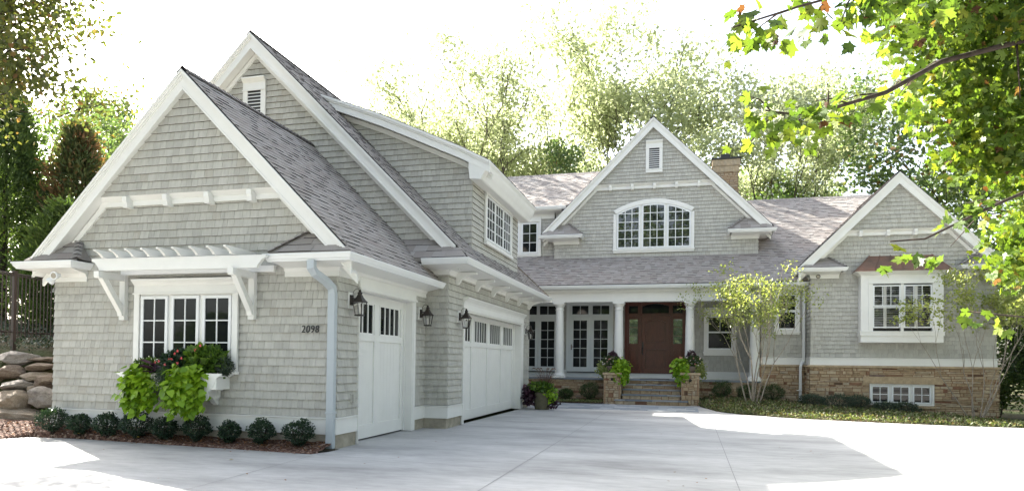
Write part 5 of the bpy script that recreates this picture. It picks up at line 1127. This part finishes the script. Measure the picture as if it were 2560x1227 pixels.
# tall trees behind the house
def copy_tree(o, loc, sc_, rot, label):
    c = o.copy(); COL.objects.link(c); c.location = loc; c.scale = (sc_[0], sc_[0], sc_[1]); c.rotation_euler = (0, 0, rot); c['label'] = label
    for ch in list(o.children):
        k = ch.copy(); COL.objects.link(k); k.parent = c
    return c
GB = 'tall trees behind the house'
la = tree('locust_tree', (-2.25, 56.25, -1), 30, 6, 'tallest airy pale green tree, behind and above the main gable peak', GB, 'leaf_locust', 'bark_grey', 14000, .33, 21, DIA, .46, .10, (2, 3), .78, .24, 0.36, 1.0, minr=.020)
lb = tree('locust_tree', (-9.00, 53.75, -1), 28.2, 6, 'pale green tree with forked trunk left of the main gable', GB, 'leaf_locust', 'bark_grey', 13000, .33, 27, DIA, .50, .10, (2, 3), .77, .24, 0.34, 1.0, lean=(-.05, 0), minr=.020)
copy_tree(la, (4.50, 52.50, -1), (.85, .80), 2.1, 'pale green tree right of the main gable, behind the chimney')
copy_tree(lb, (-15.50, 51.25, -1), (.85, .86), 1.2, 'pale green tree above the eave of the garage dormer')
copy_tree(la, (-21.88, 55.00, -1), (.95, .86), 4.0, 'pale green tree over the middle of the dormer roof')
copy_tree(lb, (-29.00, 57.50, -1), (.8, .83), 2.6, 'pale tree just right of the tallest garage ridge')
copy_tree(la, (-18.12, 61.25, -1), (1.0, .88), 5.5, 'pale tree standing deeper between the two trees above the dormer')
copy_tree(la, (9.75, 65.00, -1), (.8, .75), .8, 'faint pale tree behind the right roof ridge')
oa = tree('oak_tree', (16.88, 58.75, -1), 23.8, 6, 'broad dark green oak with long level limbs behind the right wing', GB, 'leaf_oak', 'bark_dark', 20000, .38, 33, DIA, .66, .02, (2, 3), .76, .26, .42, 1.0, lean=(-.05, 0), minr=.008)
copy_tree(oa, (7.00, 62.50, -1), (.8, .72), 2.2, 'lower dark green tree right of the chimney')
copy_tree(oa, (27.50, 55.00, -1), (1, 1.0), 4.4, 'dark green tree behind the maple leaves at the far right')
copy_tree(oa, (-10.75, 47.50, -1), (.55, .78), 3.2, 'rounded dark green tree just over the upper left roof')
copy_tree(oa, (-56.25, 57.50, 4), (1.0, .95), 1.0, 'pale green rounded tree far behind the left rake of the garage')
copy_tree(oa, (-45.62, 45.00, 3), (.75, .80), 2.7, 'light green tree between the rusty evergreen and the left rake')
copy_tree(oa, (-70.00, 65.00, 4), (1.0, .95), 2.0, 'green tree far left behind the evergreens')
# dark evergreens and maple on the bank at the left
def evergreen(name, loc, h, rad, n, mtl, label, seed, size=.16):
    r = np.random.default_rng(seed); t = thing(name, label, 'evergreen tree', loc, 'evergreens behind the fence'); mb = MB(); mb.tube([loc, (loc[0], loc[1], loc[2]+h*.9)], [.16, .03], 7); mb.build('trunk', MT['bark_dark'], t)
    m = n//22; z = r.random(m)**.8*h; a = r.uniform(0, 6.283, m); R = rad*np.clip((1-z/h)**.55, .05, 1)*(.55+.45*np.clip(z/(h*.12), 0, 1))*r.uniform(.42, 1.25, m); tip = np.stack([R*np.cos(a), R*np.sin(a), z], 1)
    P = []; D = []; Rn = []; tone = np.clip(.5+.32*np.sin(a*2.3+z*1.3+seed)+.28*np.sin(z*3.1+a*4.1)+r.normal(0, .18, m), 0, 1)
    for i in range(m):
        k = 22; f = r.uniform(.35, 1.06, k)**.6; b = tip[i]; P.append(np.stack([b[0]*f, b[1]*f, b[2]+.55*(f-.6)*rad*.5], 1)+r.normal(0, .13, (k, 3))); D.append(np.tile([math.cos(a[i]), math.sin(a[i]), .8], (k, 1))+r.normal(0, .5, (k, 3))); Rn.append(np.clip(r.random(k)*.45+tone[i]*.6, 0, 1))
    P = np.vstack(P)+np.array(loc); D = np.vstack(D); place(NARROW, P, D, rdir(len(P), r), size*r.uniform(.7, 1.5, len(P)), 'crown', MT[mtl], t, np.concatenate(Rn)); return t
evergreen('arborvitae', (-24.2, 19.2, 2.6), 8.4, 2.5, 26000, 'leaf_arborvitae', 'largest dark evergreen at the left picture edge behind the fence', 3)
evergreen('arborvitae', (-21.6, 19.8, 2.6), 7.2, 1.8, 18000, 'leaf_arborvitae_brown', 'evergreen with rusty brown patches beside the left roof edge', 4)
evergreen('arborvitae', (-19.2, 17.2, 2.4), 3.8, 1.7, 13000, 'leaf_arborvitae', 'lower dark evergreen behind the fence pickets', 5)
evergreen('arborvitae', (-26.8, 19.5, 2.6), 7.5, 1.7, 12000, 'leaf_arborvitae', 'dark evergreen cut off by the left picture edge', 6)
evergreen('arborvitae', (-19.8, 21.5, 2.6), 5.6, 1.7, 13000, 'leaf_arborvitae', 'dark evergreen between the rusty one and the garage roof', 7)
tm = tree('maple_tree', (-15.7, 9.6, -.1), 11.0, 6, 'olive and brown leaved tree hanging over the top left corner', None, 'leaf_brownmaple', 'bark_dark', 17000, .12, 44, OVAL, .5, .10, (2, 3), .76, .30, .2, .5, lean=(.2, 0), droop=.3)
# dark greenery beyond the right wing
for i, (c, s, m, l) in enumerate((((12.6, 27.0, -.5), (1.7, 1.6, 2.6), 'leaf_shrub', 'tall dark shrub against the right end of the wing'), ((14.8, 25.2, -.5), (2.0, 1.8, 2.9), 'leaf_oak', 'large dark shrub at the right picture edge beyond the wing'), ((12.4, 31.5, -.5), (1.8, 1.8, 3.4), 'leaf_oak', 'dark shrub behind the right corner of the wing'), ((16.5, 30, -.5), (3, 3, 4.5), 'leaf_oak', 'broad dark tree mass behind the shrubs at the far right'))):
    bush('tall_shrub', c, s[0], s[1], s[2], 7500, .15, m, l, 'shrub', 'dark shrubs beyond the right wing', seed=90+i, spikes=12)
# near maple at the right: trunk outside the frame, limbs reaching in
mp = thing('maple_tree', 'large maple with sunlit yellow green leaves overhanging the top right of the view', 'tree', (7.2, 7.2, 0))
mb = MB(); mb.tube([(7.2, 7.2, -.2), (7.1, 7.2, 1.6), (6.9, 7.2, 3.2), (6.7, 7.3, 5.5), (6.5, 7.4, 8)], [.26, .21, .19, .15, .08], 10); mb.build('trunk', MT['bark_dark'], mp, smooth=True)
LIMB = [[(6.9, 7.2, 3.0), (4.6, 6.9, 3.9), (3.0, 6.7, 4.42), (2.05, 6.3, 4.10), (1.45, 5.6, 3.62), (1.1, 5.55, 3.52), (.80, 5.5, 3.47), (.58, 5.45, 3.5)],
        [(6.7, 7.3, 5.2), (4.2, 6.6, 5.3), (2.4, 5.8, 4.7), (1.35, 5.2, 4.25), (.75, 5.0, 4.05), (.30, 4.85, 3.88)],
        [(6.95, 7.2, 2.4), (4.6, 6.6, 3.0), (3.0, 6.6, 3.15), (2.25, 6.0, 2.78), (1.75, 5.7, 2.52), (1.5, 5.65, 2.50)],
        [(7.0, 7.2, 2.0), (4.6, 6.2, 1.75), (3.0, 5.9, 1.9), (2.35, 5.6, 1.92), (2.0, 5.6, 1.96)],
        [(6.7, 7.3, 4.6), (4.8, 8.0, 4.9), (3.2, 8.2, 5.0), (2.2, 8.1, 5.4)], [(6.9, 7.2, 3.4), (5.2, 8.6, 3.7), (4.0, 8.8, 3.6), (3.1, 8.4, 3.3)],
        [(6.6, 7.4, 6.5), (5, 7.4, 7.2), (3.4, 7.2, 7.2), (2.2, 7, 6.8)]]
LR = [.034, .025, .024, .014, .04, .04, .045]; rg = random.Random(5); r = np.random.default_rng(8)
mb = MB(); twig = []
for li, (L, q) in enumerate(zip(LIMB, LR)):
    n = len(L); mb.tube(L, [max(.006, q*(1-.86*i/(n-1))) for i in range(n)], 7)
    for i in range(1, n):
        a, b = Vector(L[i-1]), Vector(L[i])
        for k in range((2 if (b-a).length < 1.2 else 4) if (li not in (2, 3) or a.x > 3.2) else 0):
            p = a.lerp(b, rg.random()); d = Vector((rg.gauss(0, .5)-.25, rg.gauss(0, .5), rg.gauss(0, .45)-.1)).normalized(); l_ = rg.uniform(.25, .7)
            if p.x < 2: l_ *= .55
            e = p+d*l_; mb.tube([p, p.lerp(e, .5)+Vector((0, 0, .03)), e], [.009, .007, .003], 4); twig += [(p.lerp(e, t_), p.x) for t_ in (.4, .7, 1)]
mb.build('limb', MT['bark_dark'], mp, smooth=True)
CL = [(2.05, 6.9, 4.9, .5, 70), (2.35, 7.2, 4.15, .42, 60), (1.95, 6.8, 5.5, .5, 60), (2.7, 7.1, 3.9, .35, 45), (2.6, 7.2, 4.7, .6, 90), (2.5, 7.4, 6.1, .8, 110), (3.4, 8.0, 2.75, .45, 110), (3.9, 8.4, 3.1, .6, 160), (3.05, 7.4, 2.55, .22, 30), (4.2, 9.6, 4.2, .9, 300), (4.6, 10, 5.6, 1.2, 330), (5.4, 9.8, 3.2, 1.0, 280), (3.7, 9.2, 5.2, .8, 220), (3.5, 8.8, 6.4, .9, 220), (6.2, 10, 6.5, 1.3, 260), (2.9, 7.0, 5.0, .5, 90), (2.75, 7.7, 4.35, .62, 200), (2.55, 7.6, 5.1, .70, 240), (2.2, 6.6, 5.2, .6, 190), (2.9, 7.5, 5.9, .9, 300), (3.6, 8.0, 4.6, .9, 430), (3.35, 7.6, 3.75, .55, 210), (2.75, 7.6, 3.72, .38, 95), (4.2, 8.2, 3.5, .8, 330), (4.4, 7.8, 5.4, 1.1, 420), (5.2, 8.6, 4.2, 1.1, 380), (3.5, 7.5, 3.0, .42, 120), (4.3, 8.0, 2.7, .6, 200), (3.6, 7.0, 6.6, 1.0, 300), (5, 7.5, 6.8, 1.2, 300), (3.0, 6.4, 4.5, .5, 150), (3.3, 6.6, 3.6, .45, 120), (3.75, 7.2, 2.3, .3, 45), (4.6, 8.2, 1.9, .5, 120), (2.1, 6.2, 4.55, .36, 60), (6, 8.8, 5.5, 1.3, 260), (6, 8.8, 3.0, 1.1, 260), (3.5, 6.0, 5.4, .7, 170)]
P = []; Sg = []
for x, y, z, q, n in CL:
    n = int(n*4.4); d = rdir(n, r)*(r.random(n)**.5)[:, None]*q; P.append(np.array((x, y, z))+d)
P.append(np.array([list(p+Vector((rg.gauss(0, .09), rg.gauss(0, .09), rg.gauss(0, .07)-.05))) for p, x in twig for _ in range(2 if x > 2 else 2)]))
TIP = [((.56, 5.45, 3.42), .15, 17), ((.78, 5.5, 3.38), .22, 24), ((1.0, 5.55, 3.48), .14, 9), ((.42, 4.9, 3.95), .16, 14), ((.85, 5.05, 4.0), .24, 24), ((1.25, 5.2, 4.15), .26, 28), ((.6, 4.95, 3.8), .14, 9), ((1.7, 5.4, 4.35), .32, 40), ((1.62, 5.68, 2.42), .07, 4), ((1.42, 5.62, 2.30), .06, 2), ((1.78, 5.66, 2.36), .09, 6), ((2.3, 6.05, 2.70), .10, 6), ((2.7, 6.35, 2.95), .16, 12), ((2.05, 5.6, 1.93), .09, 8), ((2.2, 5.6, 1.85), .06, 3)]
for c, q, n in TIP + [((1.95, 5.85, 2.68), .10, 7), ((2.15, 5.95, 2.78), .14, 12), ((1.3, 5.15, 4.3), .3, 36), ((.75, 5.0, 4.1), .2, 16), ((1.2, 5.6, 3.5), .14, 10)]: P.append(np.array(c)+rdir(n, r)*(r.random(n)**.5)[:, None]*q)
P = np.vstack(P); n = len(P)
d = rdir(n, r)*.7+np.array([-.25, -.1, -.75]); nn = rdir(n, r)*.8+np.array([.2, -.5, .6]); tone = r.random(n); near_ = P[:, 0] < 2.0
tone = np.where(near_, np.clip(tone*.93+(r.random(n) < .03)*.9, 0, 1), tone)
place(MAPLE, P, d, nn, np.where(near_, .092, .070)*r.uniform(.55, 1.15, n), 'crown', MT['leaf_maple'], mp, tone)
# trees across the drive, behind the viewpoint: what the windows mirror
GR = 'trees across the drive'
for i, (x, y, s_, h_, o_) in enumerate(((-14, -24, 1.0, .85, oa), (-3, -30, 1.1, 1.0, oa), (9, -27, 1.0, .8, oa), (22, -22, 1.1, 1.0, oa), (-27, -20, 1.1, .9, oa), (32, -6, 1.1, 1.0, oa), (30, 10, 1.0, .9, oa), (24, 21, .9, .8, oa))):
    copy_tree(o_, (x, y, -1), (s_*.95, h_*1.12), i*1.3, ['green tree', 'tall tree', 'broad tree', 'dense tree', 'wide crowned tree', 'old tree', 'leafy tree', 'shady tree'][i]+' standing across the drive, seen only as a reflection in the windows')['group'] = GR

eg = [o for o in bpy.data.objects if o.name.startswith('arborvitae')][0]
for i in range(9):
    copy_tree(eg, (-30+7.5*i, -17-2.5*(i % 3), -.3), (1.7, .55+.12*(i % 2)), i*1.1, ['dense', 'dark', 'bushy', 'clipped', 'round', 'full', 'shaggy', 'broad', 'low'][i]+' evergreen across the drive, seen only mirrored in the windows')['group'] = GR
